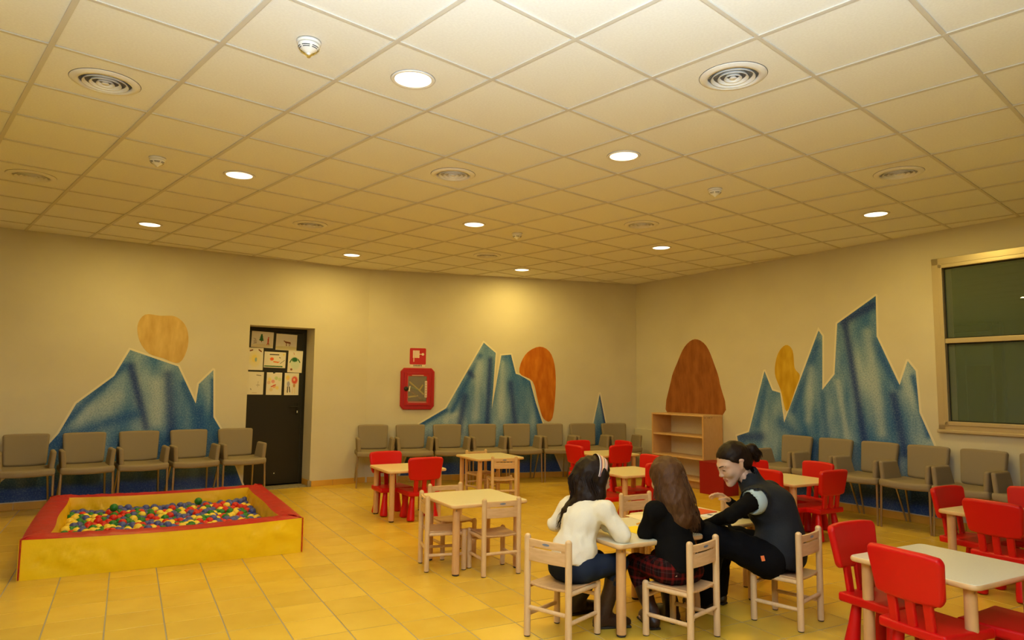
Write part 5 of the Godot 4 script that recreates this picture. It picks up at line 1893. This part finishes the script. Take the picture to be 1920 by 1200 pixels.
# strands of hair: tubes that start on the scalp, follow the given guide and end in points
func strands(b: Mb, rng: RandomNumberGenerator, at: Vector3, hb: Basis, s: float, n: int, guide: Array, spread: float, r: float):
	for i in n:
		var a := rng.randf_range(-1.0, 1.0)
		var w := rng.randf_range(-1.0, 1.0)
		var ph := rng.randf_range(0, TAU)
		var stop := rng.randf_range(0.80, 1.0)
		var pts_ := PackedVector3Array()
		var m := guide.size()
		for k in 15:
			var t := stop * k / 14.0 * (m - 1)
			var g := mini(int(t), m - 2)
			var q: Vector3 = guide[g][0].lerp(guide[g + 1][0], t - g)
			var wd: float = lerpf(guide[g][1], guide[g + 1][1], t - g)
			var dp: float = lerpf(guide[g][2], guide[g + 1][2], t - g)
			var wave := spread * (float(k) / 14.0) * sin(ph + t * 2.2)
			pts_.append(q + guide[g][3] * (a * wd + wave) + guide[g][4] * (w * dp + wave * 0.5 * cos(ph)))
		var sides := 5
		var base := b.v.size()
		for k in 15:
			var d := (pts_[mini(k + 1, 14)] - pts_[maxi(k - 1, 0)]).normalized()
			var x := d.cross(Vector3(0.3, 0.4, 0.86)).normalized()
			var y := d.cross(x)
			var rr := r * (1.0 - 0.85 * pow(k / 14.0, 2.0))
			for e in sides:
				var an := TAU * e / sides
				b.vert(pts_[k] + (x * cos(an) + y * sin(an)) * rr)
		for k in 14:
			for e in sides:
				var p := base + k * sides + e
				var q := base + k * sides + (e + 1) % sides
				b.quad(p, q, q + sides, p + sides)

func boot(parent: Node, j: Dictionary, sd: String, s: float, m: Material, shaft: float, toe_dir: Vector3):
	var kn: Vector3 = j[sd + "kn"]
	var an: Vector3 = j[sd + "an"]
	var top := an.lerp(kn, shaft)
	var td := (toe_dir * Vector3(1, 0, 1)).normalized()
	var foot := Vector3(an.x, 0.034 * s, an.z)
	var f := Sdf.new(foot.min(top) - Vector3(0.22, 0.06, 0.22), top.max(foot) + Vector3(0.22, 0.06, 0.22), 0.009)
	f.cap(top, an + Vector3(0, 0.03, 0), 0.053 * s, 0.041 * s, 0.03)
	f.cap(an + Vector3(0, 0.03, 0), foot - td * 0.02 * s, 0.041 * s, 0.034 * s, 0.03)
	f.cap(foot - td * 0.03 * s, foot + td * 0.10 * s, 0.034 * s, 0.034 * s, 0.03)
	f.cap(foot + td * 0.06 * s, foot + td * 0.14 * s + Vector3(0, -0.006, 0), 0.034 * s, 0.027 * s, 0.03)
	f.cut(top + (kn - an).normalized() * 0.02, (kn - an).normalized(), 0.008)
	f.cut(Vector3(0, 0.012, 0), Vector3.DOWN, 0.004)
	f.ripple(noise(16.0, 7, 2), 0.005)
	var o := part(parent, "boot", field_mesh(f), m)
	var sole := Mb.new()
	var xf := Transform3D(Basis(td.cross(Vector3.UP), Vector3.UP, -td), Vector3(an.x, 0, an.z))
	sole.rbox(Vector3(0, 0.007, -0.05 * s), Vector3(0.066 * s, 0.013, 0.22 * s), 0.006, 2, 1, null, xf)
	part(o, "sole", sole.mesh(), mats.rubber)

func build_people():
	var skin := mat("skin", Color.WHITE, 0.5, 0.4)
	skin.vertex_color_use_as_albedo = true
	skin.subsurf_scatter_enabled = true
	skin.subsurf_scatter_strength = 0.08
	var wool := textured("white_wool", ramp_tex(noise(0.3, 81, 3), Color8(226, 218, 202), Color8(240, 234, 221), 128), 0.9, Vector3(6, 6, 6), false, 0.2)
	wool.normal_enabled = true
	wool.normal_texture = bump_tex(noise(0.4, 82, 3), 2.0, 128)
	wool.normal_scale = 0.3
	textured("jeans", ramp_tex(noise(0.4, 83, 3), Color8(26, 32, 48), Color8(44, 54, 76), 128), 0.85, Vector3(7, 7, 7), false, 0.2)
	textured("black_knit", ramp_tex(noise(0.4, 84, 3), Color8(13, 12, 12), Color8(24, 22, 22), 128), 0.9, Vector3(7, 7, 7), false, 0.2)
	textured("navy_vest", ramp_tex(noise(0.2, 85, 3), Color8(28, 31, 38), Color8(40, 43, 51), 128), 0.7, Vector3(4, 4, 4), false, 0.3)
	textured("black_trousers", ramp_tex(noise(0.3, 86, 3), Color8(11, 11, 14), Color8(20, 20, 24), 128), 0.85, Vector3(6, 6, 6), false, 0.2)
	textured("boot_leather", ramp_tex(noise(0.1, 87, 3), Color8(40, 24, 18), Color8(66, 42, 32), 128), 0.42, Vector3(5, 5, 5))
	textured("dark_leather", ramp_tex(noise(0.1, 88, 3), Color8(22, 15, 12), Color8(38, 26, 20), 128), 0.42, Vector3(5, 5, 5))
	for e in [["hair_dark", Color8(22, 13, 9), Color8(48, 30, 20)], ["hair_brown", Color8(58, 36, 22), Color8(104, 70, 44)], ["hair_black", Color8(20, 13, 10), Color8(42, 26, 19)]]:
		var m := textured(e[0], ramp_tex(noise(0.12, 90, 3), e[1], e[2], 128), 0.5, Vector3(14, 1.6, 14), false, 0.3)
	mat("pale_blue", Color8(176, 196, 206), 0.8)
	mat("eye_white", Color8(214, 206, 198), 0.25)
	mat("iris", Color8(40, 24, 16), 0.2)
	mat("brow", Color8(34, 20, 14), 0.7)
	mat("orange_mark", Color8(226, 110, 30), 0.6)
	# plaid cloth
	var pim := Image.create(128, 128, true, Image.FORMAT_RGB8)
	for y in 128:
		for x in 128:
			var a := (x / 16) % 4
			var e := (y / 16) % 4
			var c := Color8(34, 18, 18)
			if a == 0:
				c = c.lerp(Color8(150, 30, 26), 0.5)
			if e == 0:
				c = c.lerp(Color8(160, 30, 26), 0.5)
			if a == 2 and x % 16 < 4:
				c = c.lerp(Color8(90, 84, 80), 0.4)
			if e == 2 and y % 16 < 4:
				c = c.lerp(Color8(90, 84, 80), 0.4)
			if (x + y) % 4 < 2:
				c = c.darkened(0.15)
			pim.set_pixel(x, y, c)
	pim.generate_mipmaps()
	textured("plaid", ImageTexture.create_from_image(pim), 0.9, Vector3(9, 9, 9), false, 0.2)
	girl_in_white()
	girl_in_black()
	woman_in_vest()

func settle(o: Node3D, j: Dictionary) -> Dictionary:
	# move the joints into the frame of the thing, which stands at its own feet
	var r := {}
	for k in j:
		r[k] = j[k] - o.position
	return r

func on_face(j: Dictionary, hb: Basis, s: float, x: float, y: float) -> Vector3:
	# the point of the face that lies straight in from (x, y)
	var z := 0.13
	while z > 0.03:
		var p: Vector3 = j.head + hb * (Vector3(x, y, z) * s)
		if last_head.val(p) < 0.001:
			return p
		z -= 0.001
	return j.head + hb * (Vector3(x, y, 0.07) * s)

func eyes(parent: Node, j: Dictionary, hb: Basis, s: float):
	for sx in [-1.0, 1.0]:
		# brow, lashes of the lowered lid, and a sliver of the eye
		var brow := Mb.new()
		var pr := on_face(j, hb, s, sx * 0.012, 0.019)
		for k in 4:
			var x := 0.012 + 0.0105 * (k + 1)
			var y: float = [0.0235, 0.0255, 0.0245, 0.0200][k]
			var q := on_face(j, hb, s, sx * x, y)
			brow.rod(pr, q, (0.0030 - 0.0005 * k) * s, (0.0026 - 0.0005 * k) * s, 6)
			pr = q
		part(parent, "eyebrow", brow.mesh(), mats.brow)
		var c := on_face(j, hb, s, sx * 0.031, -0.002)
		var b := Mb.new()
		b.lathe(PackedVector2Array([Vector2(0.0, -0.0085), Vector2(0.006, -0.006), Vector2(0.0085, 0.0), Vector2(0.006, 0.006), Vector2(0.0, 0.0085)]), 12)
		var e := part(parent, "eye", b.mesh(), mats.eye_white, c - hb * Vector3(0, 0.001, 0.0052) * s)
		e.basis = hb * Basis.from_scale(Vector3(1.25, 0.50, 0.8))
		part(e, "iris", lathe_mesh([[0.0, -0.001], [0.0050, 0.0], [0.0, 0.0026]], 10), mats.iris, Vector3(0, -0.001, 0.0072), Vector3(PI / 2, 0, 0))
		var lash := Mb.new()
		pr = on_face(j, hb, s, sx * 0.019, -0.001)
		for k in 4:
			var q := on_face(j, hb, s, sx * (0.019 + 0.0062 * (k + 1)), [0.0018, 0.0025, 0.0010, -0.0020][k])
			lash.rod(pr, q, 0.0017 * s, 0.0015 * s, 6)
			pr = q
		part(e, "lashes", lash.mesh(), mats.brow).transform = e.transform.affine_inverse()

func girl_in_white():
	var src: Dictionary = JOINTS.girl_white
	var o := thing("person", "girl in a white jumper and striped headband leaning on the table", "person", Vector3(src.hip.x, 0, src.hip.z))
	var j := settle(o, src)
	var s := 0.80
	var hb := head_basis(Vector3(0.93, -0.26, -0.24))
	var hs := 0.98
	part(o, "body", skin_mesh("girl_white", j, s, hb, hs, [["r", Vector3(-0.35, 0.25, -0.9), Vector3(-0.4, -0.9, 0), 0.8, 0.7], ["l", Vector3(0.8, -0.05, -0.5), Vector3(0, -1, 0), 0.8, 0.5]]), mats.skin)
	eyes(o, j, hb, hs)
	# jumper with a hem a little below the waist
	var bd := bounds(j, ["hip", "neck", "lel", "rel", "lwr", "rwr", "lsh", "rsh"], 0.14)
	var f := Sdf.new(bd[0], bd[1], 0.010)
	torso_field(f, j, 0.022, s, 0.022)
	f.cap(j.chest, j.hip + Vector3(0.01, 0.0, 0.0), 0.112 * s, 0.128 * s, 0.05)
	arm_field(f, j, "l", 0.014, s)
	arm_field(f, j, "r", 0.014, s)
	f.cap(j.neck, j.neck.lerp(j.head, 0.12), 0.052 * s, 0.050 * s, 0.02)
	var down: Vector3 = (j.hip - j.chest).normalized()
	var wn := noise(9.0, 5, 3)
	f.ripple(wn, 0.014)
	f.cut(j.hip + Vector3(0, 0.018, 0), (down + Vector3(0, -0.9, 0)).normalized(), 0.006)
	part(o, "jumper", field_mesh(f), mats.white_wool)
	# jeans
	var bj := bounds(j, ["hip", "lkn", "rkn", "lan", "ran"], 0.15)
	var q := Sdf.new(bj[0], bj[1], 0.011)
	var across: Vector3 = (j.rsh - j.lsh).normalized()
	q.ell(j.hip + Vector3(0, -0.005, 0), Vector3(0.145, 0.10, 0.115) * s, Basis(across, Vector3.UP, across.cross(Vector3.UP)).orthonormalized(), 0.05)
	q.cap(j.hip, j.waist, 0.10 * s, 0.09 * s, 0.04)
	leg_field(q, j, "l", 0.008, s, 0.62)
	leg_field(q, j, "r", 0.008, s, 0.62)
	q.ripple(wn, 0.008)
	part(o, "jeans", field_mesh(q), mats.jeans)
	boot(o, j, "r", 0.98, mats.boot_leather, 0.78, Vector3(0.9, 0, -0.15))
	boot(o, j, "l", 0.98, mats.dark_leather, 0.78, Vector3(0.85, 0, -0.4))
	# hair: a cap, a mass falling to her left, and strands
	var hf := Sdf.new(j.head - Vector3(0.28, 0.32, 0.26), j.head + Vector3(0.2, 0.18, 0.24), 0.0075)
	var p := func(x: float, y: float, z: float) -> Vector3: return j.head + hb * (Vector3(x, y, z) * hs)
	hf.ell(p.call(0, 0.034, -0.020), Vector3(0.096, 0.098, 0.110) * hs, hb, 0.02)
	hf.cut(p.call(0, 0.072, 0.066), hb * Vector3(0, -0.50, 0.866), 0.012)
	var back: Vector3 = -(hb.z * Vector3(1, 0, 1)).normalized()
	var g1: Vector3 = j.head + back * 0.070 + Vector3(0, -0.015, 0)
	var g2: Vector3 = Vector3(-0.050, -0.110, 0.055) + j.head
	var g3: Vector3 = Vector3(-0.135, -0.195, 0.070) + j.head
	var g4: Vector3 = Vector3(-0.185, -0.275, 0.060) + j.head
	hf.cap(g1, g2, 0.088 * hs, 0.082 * hs, 0.04)
	hf.cap(g2, g3, 0.080 * hs, 0.062 * hs, 0.03)
	hf.cap(g3, g4, 0.056 * hs, 0.024 * hs, 0.03)
	# locks over her right cheek
	hf.cap(p.call(-0.072, 0.03, 0.012), p.call(-0.070, -0.075, 0.030), 0.036 * hs, 0.034 * hs, 0.03)
	hf.cap(p.call(-0.070, -0.075, 0.030), p.call(-0.055, -0.15, 0.012), 0.034 * hs, 0.014 * hs, 0.02)
	hf.ripple(noise(22.0, 15, 2), 0.007)
	var hm := Mb.new()
	hf.emit(hm)
	var rng := RandomNumberGenerator.new()
	rng.seed = 31
	var lat := Vector3(0.9, 0, 0.35)
	var dep := Vector3(-0.3, 0.1, 0.9)
	strands(hm, rng, j.head, hb, hs, 420, [[j.head + Vector3(-0.005, 0.085, 0.01), 0.05, 0.05, lat, dep], [g1 + Vector3(-0.01, 0.02, 0.02), 0.074, 0.064, lat, dep], [g2, 0.080, 0.074, lat, dep], [g3 + Vector3(0.01, 0, 0), 0.066, 0.055, lat, dep], [g4 + Vector3(0.015, -0.02, 0), 0.050, 0.030, lat, dep]], 0.022, 0.0030)
	part(o, "hair", hm.mesh(), mats.hair_dark)
	# striped headband over the top of the head
	var hbd := Mb.new()
	var nu := 40
	var nv := 14
	hbd.grid(nu, nv, func(u, v):
		var an: float = lerpf(-1.75, 1.75, u)
		var z: float = lerpf(-0.028, 0.040, v) * (1.0 - 0.15 * absf(an))
		var rr := sqrt(maxf(0.05, 1.0 - pow((z + 0.020) / 0.116, 2.0)))
		return p.call(sin(an) * 0.1035 * rr, 0.036 + cos(an) * 0.1070 * rr, z))
	var stripes := [Color(0.75, 0.70, 0.66), Color(0.16, 0.12, 0.20), Color(0.70, 0.30, 0.16), Color(0.80, 0.62, 0.40), Color(0.35, 0.18, 0.12), Color(0.80, 0.72, 0.66), Color(0.62, 0.20, 0.16)]
	for k in hbd.v.size():
		hbd.col.append(stripes[(k / (nu + 1)) / 2 % 7])
	var hmt := mat("headband", Color.WHITE, 0.8)
	hmt.vertex_color_use_as_albedo = true
	hmt.cull_mode = BaseMaterial3D.CULL_DISABLED
	part(o, "headband", hbd.mesh(), hmt)

func girl_in_black():
	var src: Dictionary = JOINTS.girl_black
	var o := thing("person", "girl with long brown hair in a black cardigan, back to the camera", "person", Vector3(src.hip.x, 0, src.hip.z))
	var j := settle(o, src)
	var s := 0.80
	var hs := 0.97
	var hb := head_basis(Vector3(-0.42, -0.34, -0.84))
	part(o, "body", skin_mesh("girl_black", j, s, hb, hs, [["r", Vector3(-0.7, -0.05, -0.7), Vector3(0, -1, 0), 0.8, 0.5], ["l", Vector3(-0.1, 0.0, -1), Vector3(0, -1, 0), 0.8, 0.5]]), mats.skin)
	eyes(o, j, hb, hs)
	var bd := bounds(j, ["hip", "neck", "lel", "rel", "lwr", "rwr", "lsh", "rsh"], 0.14)
	var f := Sdf.new(bd[0], bd[1], 0.010)
	torso_field(f, j, 0.018, s, 0.016)
	f.cap(j.chest, j.hip, 0.112 * s, 0.118 * s, 0.05)
	arm_field(f, j, "l", 0.014, s)
	arm_field(f, j, "r", 0.014, s)
	f.cap(j.neck, j.neck.lerp(j.head, 0.15), 0.052 * s, 0.050 * s, 0.02)
	var wn := noise(9.0, 25, 3)
	f.ripple(wn, 0.010)
	f.cut(j.hip + Vector3(0, -0.005, 0), Vector3.DOWN, 0.006)
	part(o, "cardigan", field_mesh(f), mats.black_knit)
	var bj := bounds(j, ["hip", "lkn", "rkn", "lan", "ran"], 0.15)
	var q := Sdf.new(bj[0], bj[1], 0.011)
	var across: Vector3 = (j.rsh - j.lsh).normalized()
	q.ell(j.hip + Vector3(0, -0.005, 0), Vector3(0.15, 0.098, 0.118) * s, Basis(across, Vector3.UP, across.cross(Vector3.UP)).orthonormalized(), 0.05)
	q.cap(j.hip, j.waist, 0.10 * s, 0.09 * s, 0.04)
	leg_field(q, j, "l", 0.010, s, 0.62)
	leg_field(q, j, "r", 0.010, s, 0.62)
	q.ripple(wn, 0.009)
	part(o, "plaid_trousers", field_mesh(q), mats.plaid)
	part(o, "label_tag", box_mesh(Vector3(0.012, 0.030, 0.004), 0.001), mats.seat_ply, j.hip + Vector3(-0.035, -0.005, 0.103), Vector3(-0.2, -0.2, 0.25))
	boot(o, j, "l", 0.98, mats.boot_leather, 0.70, Vector3(-0.2, 0, -1))
	boot(o, j, "r", 0.98, mats.dark_leather, 0.70, Vector3(-0.5, 0, -1))
	var hf := Sdf.new(j.head - Vector3(0.2, 0.34, 0.22), j.head + Vector3(0.24, 0.18, 0.26), 0.0075)
	var p := func(x: float, y: float, z: float) -> Vector3: return j.head + hb * (Vector3(x, y, z) * hs)
	hf.ell(p.call(0, 0.034, -0.020), Vector3(0.096, 0.098, 0.110) * hs, hb, 0.02)
	hf.cut(p.call(0, 0.070, 0.066), hb * Vector3(0, -0.50, 0.866), 0.012)
	var g1: Vector3 = j.head + Vector3(0.015, 0.0, 0.050)
	var g2: Vector3 = j.head + Vector3(0.030, -0.115, 0.080)
	var g3: Vector3 = j.head + Vector3(0.055, -0.205, 0.100)
	var g4: Vector3 = j.head + Vector3(0.070, -0.285, 0.105)
	hf.cap(g1, g2, 0.094 * hs, 0.100 * hs, 0.04)
	hf.cap(g2, g3, 0.098 * hs, 0.082 * hs, 0.03)
	hf.cap(g3, g4, 0.074 * hs, 0.030 * hs, 0.03)
	hf.cap(g2 + Vector3(-0.045, 0.02, 0), g2 + Vector3(-0.055, -0.07, -0.01), 0.036, 0.016, 0.03)
	hf.ripple(noise(22.0, 16, 2), 0.008)
	var hm := Mb.new()
	hf.emit(hm)
	var rng := RandomNumberGenerator.new()
	rng.seed = 33
	var lat := Vector3(1.0, 0, 0.05)
	var dep := Vector3(0.0, 0.25, 0.95)
	strands(hm, rng, j.head, hb, hs, 520, [[j.head + Vector3(0.0, 0.095, 0.01), 0.045, 0.045, lat, dep], [g1 + Vector3(0, 0.02, 0.012), 0.080, 0.052, lat, dep], [g2 + Vector3(0, 0, 0.012), 0.104, 0.062, lat, dep], [g3 + Vector3(0.0, 0, 0.008), 0.092, 0.050, lat, dep], [g4 + Vector3(0.0, -0.02, 0), 0.076, 0.030, lat, dep]], 0.024, 0.0030)
	part(o, "hair", hm.mesh(), mats.hair_brown)

func woman_in_vest():
	var src: Dictionary = JOINTS.woman
	var o := thing("person", "woman in a dark vest with a ponytail leaning over the table", "person", Vector3(src.hip.x, 0, src.hip.z))
	var j := settle(o, src)
	var s := 0.92
	var hs := 1.10
	var hb := head_basis(Vector3(-0.88, -0.46, 0.18))
	part(o, "body", skin_mesh("woman", j, s, hb, hs, [["l", Vector3(-0.45, -0.35, -0.55), Vector3(0, -0.6, -0.5), 0.88, 0.6], ["r", Vector3(-0.75, 0.45, -0.05), Vector3(-0.3, -0.7, 0.3), 0.88, 0.9]]), mats.skin)
	eyes(o, j, hb, hs)
	var across: Vector3 = (j.rsh - j.lsh).normalized()
	var wn := noise(8.0, 45, 3)
	# long-sleeved black top: arms only show
	var ba := bounds(j, ["lsh", "rsh", "lel", "rel", "lwr", "rwr"], 0.10)
	var fa := Sdf.new(ba[0], ba[1], 0.010)
	fa.cap(j.lsh.lerp(j.rsh, 0.15), j.rsh.lerp(j.lsh, 0.15), 0.05 * s, 0.05 * s, 0.03)
	for sd in ["l", "r"]:
		fa.cap(j[sd + "sh"], j[sd + "el"], 0.060 * s, 0.046 * s, 0.03)
		fa.cap(j[sd + "el"], j[sd + "wr"], 0.045 * s, 0.031 * s, 0.02)
	fa.ripple(wn, 0.007)
	part(o, "sleeves", field_mesh(fa), mats.black_knit)
	# pale blue shirt showing at the armhole and the side
	var bd := bounds(j, ["hip", "neck", "lsh", "rsh", "waist"], 0.17)
	var fs := Sdf.new(bd[0], bd[1], 0.011)
	torso_field(fs, j, 0.012, s)
	fs.ell(j.lsh + Vector3(0.006, -0.004, 0.004), Vector3(0.084, 0.088, 0.080) * s, Basis(), 0.03)
	fs.carve(j.lsh + (j.lel - j.lsh) * 0.16, j.lel, 0.066 * s, 0.085 * s, 0.008)
	fs.ripple(wn, 0.002)
	part(o, "shirt", field_mesh(fs), mats.pale_blue)
	# the vest
	var fv := Sdf.new(bd[0] - Vector3(0.03, 0.06, 0.03), bd[1] + Vector3(0.03, 0.03, 0.03), 0.010)
	torso_field(fv, j, 0.040, s)
	var up: Vector3 = (j.neck - j.hip).normalized()
	fv.ell(j.hip + Vector3(0.03, 0.015, 0.0), Vector3(0.170, 0.135, 0.165) * s, Basis(), 0.05)
	fv.cap(j.waist + Vector3(0.03, 0, 0), j.chest + Vector3(0.05, 0.02, 0), 0.138 * s, 0.128 * s, 0.06)
	fv.ell(j.lsh + Vector3(0.022, 0.0, 0.0), Vector3(0.072, 0.080, 0.070) * s, Basis(), 0.03)
	fv.ell(j.rsh + Vector3(0.015, 0.0, 0.0), Vector3(0.070, 0.078, 0.070) * s, Basis(), 0.03)
	# standing collar
	fv.cap(j.neck + Vector3(0.025, -0.03, 0), j.neck.lerp(j.head, 0.46) + Vector3(0.034, -0.010, 0), 0.090 * s, 0.080 * s, 0.02)
	fv.carve(j.neck.lerp(j.head, 0.40) + Vector3(0.020, 0, 0), j.head + Vector3(0.035, 0.02, 0), 0.066 * s, 0.072 * s, 0.006)
	# armholes and the open side
	fv.carve(j.lsh + (j.lel - j.lsh) * 0.02 + Vector3(0, -0.006, 0.02), j.lel + Vector3(0.02, 0, 0.05), 0.086 * s, 0.11 * s, 0.008)
	fv.carve(Vector3(1.462, 0.622, -4.225) - o.position, Vector3(1.500, 0.585, -4.225) - o.position, 0.066, 0.060, 0.010)
	fv.carve(j.rsh + (j.rel - j.rsh) * 0.25, j.rel, 0.068 * s, 0.09 * s, 0.008)
	fv.ripple(wn, 0.006)
	fv.cut(j.hip + Vector3(0, -0.040, 0), Vector3(-0.35, -0.93, 0).normalized(), 0.006)
	part(o, "vest", field_mesh(fv), mats.navy_vest)
	# trousers
	var bj := bounds(j, ["hip", "lkn", "rkn", "lan", "ran"], 0.17)
	var q := Sdf.new(Vector3(bj[0].x, 0.02, bj[0].z), bj[1], 0.011)
	q.ell(j.hip + Vector3(0, -0.005, 0), Vector3(0.15, 0.092, 0.14) * s, Basis(), 0.05)
	for sd in ["l", "r"]:
		q.cap(j[sd + "hip"], j[sd + "kn"], 0.116 * s, 0.088 * s, 0.05)
		q.cap(j[sd + "kn"], j[sd + "an"] + Vector3(0, 0.03, 0), 0.084 * s, 0.070 * s, 0.03)
	q.ripple(wn, 0.014)
	q.cut(Vector3(0, 0.035, 0), Vector3.DOWN, 0.005)
	part(o, "trousers", field_mesh(q), mats.black_trousers)
	part(o, "orange_tag", box_mesh(Vector3(0.020, 0.030, 0.003), 0.001), mats.orange_mark, j.lhip + Vector3(-0.065, 0.032, 0.098), Vector3(-0.3, -0.25, 0.2))
	boot(o, j, "l", 0.95, mats.dark_leather, 0.14, Vector3(-0.6, 0, -0.6))
	boot(o, j, "r", 0.95, mats.dark_leather, 0.14, Vector3(-0.6, 0, -0.6))
	# hair drawn back into a short ponytail
	var hf := Sdf.new(j.head - Vector3(0.17, 0.17, 0.17), j.head + Vector3(0.24, 0.17, 0.17), 0.0055)
	var p := func(x: float, y: float, z: float) -> Vector3: return j.head + hb * (Vector3(x, y, z) * hs)
	hf.ell(p.call(0, 0.032, -0.019), Vector3(0.080, 0.088, 0.100) * hs, hb, 0.02)
	hf.cut(p.call(0, 0.066, 0.070), hb * Vector3(0, -0.80, 0.60), 0.010)
	hf.ell(p.call(0, -0.004, -0.050), Vector3(0.076, 0.074, 0.066) * hs, hb, 0.02)
	for sx in [-1.0, 1.0]:
		hf.cap(p.call(sx * 0.070, 0.040, 0.022), p.call(sx * 0.076, 0.014, -0.002), 0.012 * hs, 0.008 * hs, 0.015)
		hf.carve(p.call(sx * 0.100, 0.004, -0.010), p.call(sx * 0.096, -0.034, -0.004), 0.026 * hs, 0.022 * hs, 0.006)
	var k0: Vector3 = p.call(0, 0.024, -0.112)
	var k1 := k0 + Vector3(0.030, 0.004, 0)
	var k2 := k0 + Vector3(0.058, -0.022, 0)
	var k3 := k0 + Vector3(0.066, -0.062, 0)
	hf.cap(k0, k1, 0.024, 0.034, 0.02)
	hf.cap(k1, k2, 0.036, 0.032, 0.02)
	hf.cap(k2, k3, 0.028, 0.014, 0.02)
	hf.ripple(noise(30.0, 17, 2), 0.003)
	var hm := Mb.new()
	hf.emit(hm)
	var rng := RandomNumberGenerator.new()
	rng.seed = 35
	var lat := hb.x
	strands(hm, rng, j.head, hb, hs, 170, [[k0, 0.012, 0.012, lat, Vector3(0.3, 0.95, 0)], [k1, 0.034, 0.034, lat, Vector3(0.3, 0.95, 0)], [k2, 0.034, 0.030, lat, Vector3(0.8, 0.6, 0)], [k3 + Vector3(0.004, -0.012, 0), 0.028, 0.026, lat, Vector3(1, 0, 0)]], 0.012, 0.0026)
	part(o, "hair", hm.mesh(), mats.hair_black)
	var tie := Mb.new()
	tie.lathe(PackedVector2Array([Vector2(0.020, -0.006), Vector2(0.026, -0.003), Vector2(0.026, 0.003), Vector2(0.020, 0.006)]), 16, Transform3D(Basis(hb.x, -hb.z, hb.y), p.call(0, 0.026, -0.120)))
	part(o, "hair_tie", tie.mesh(), mats.black_metal)
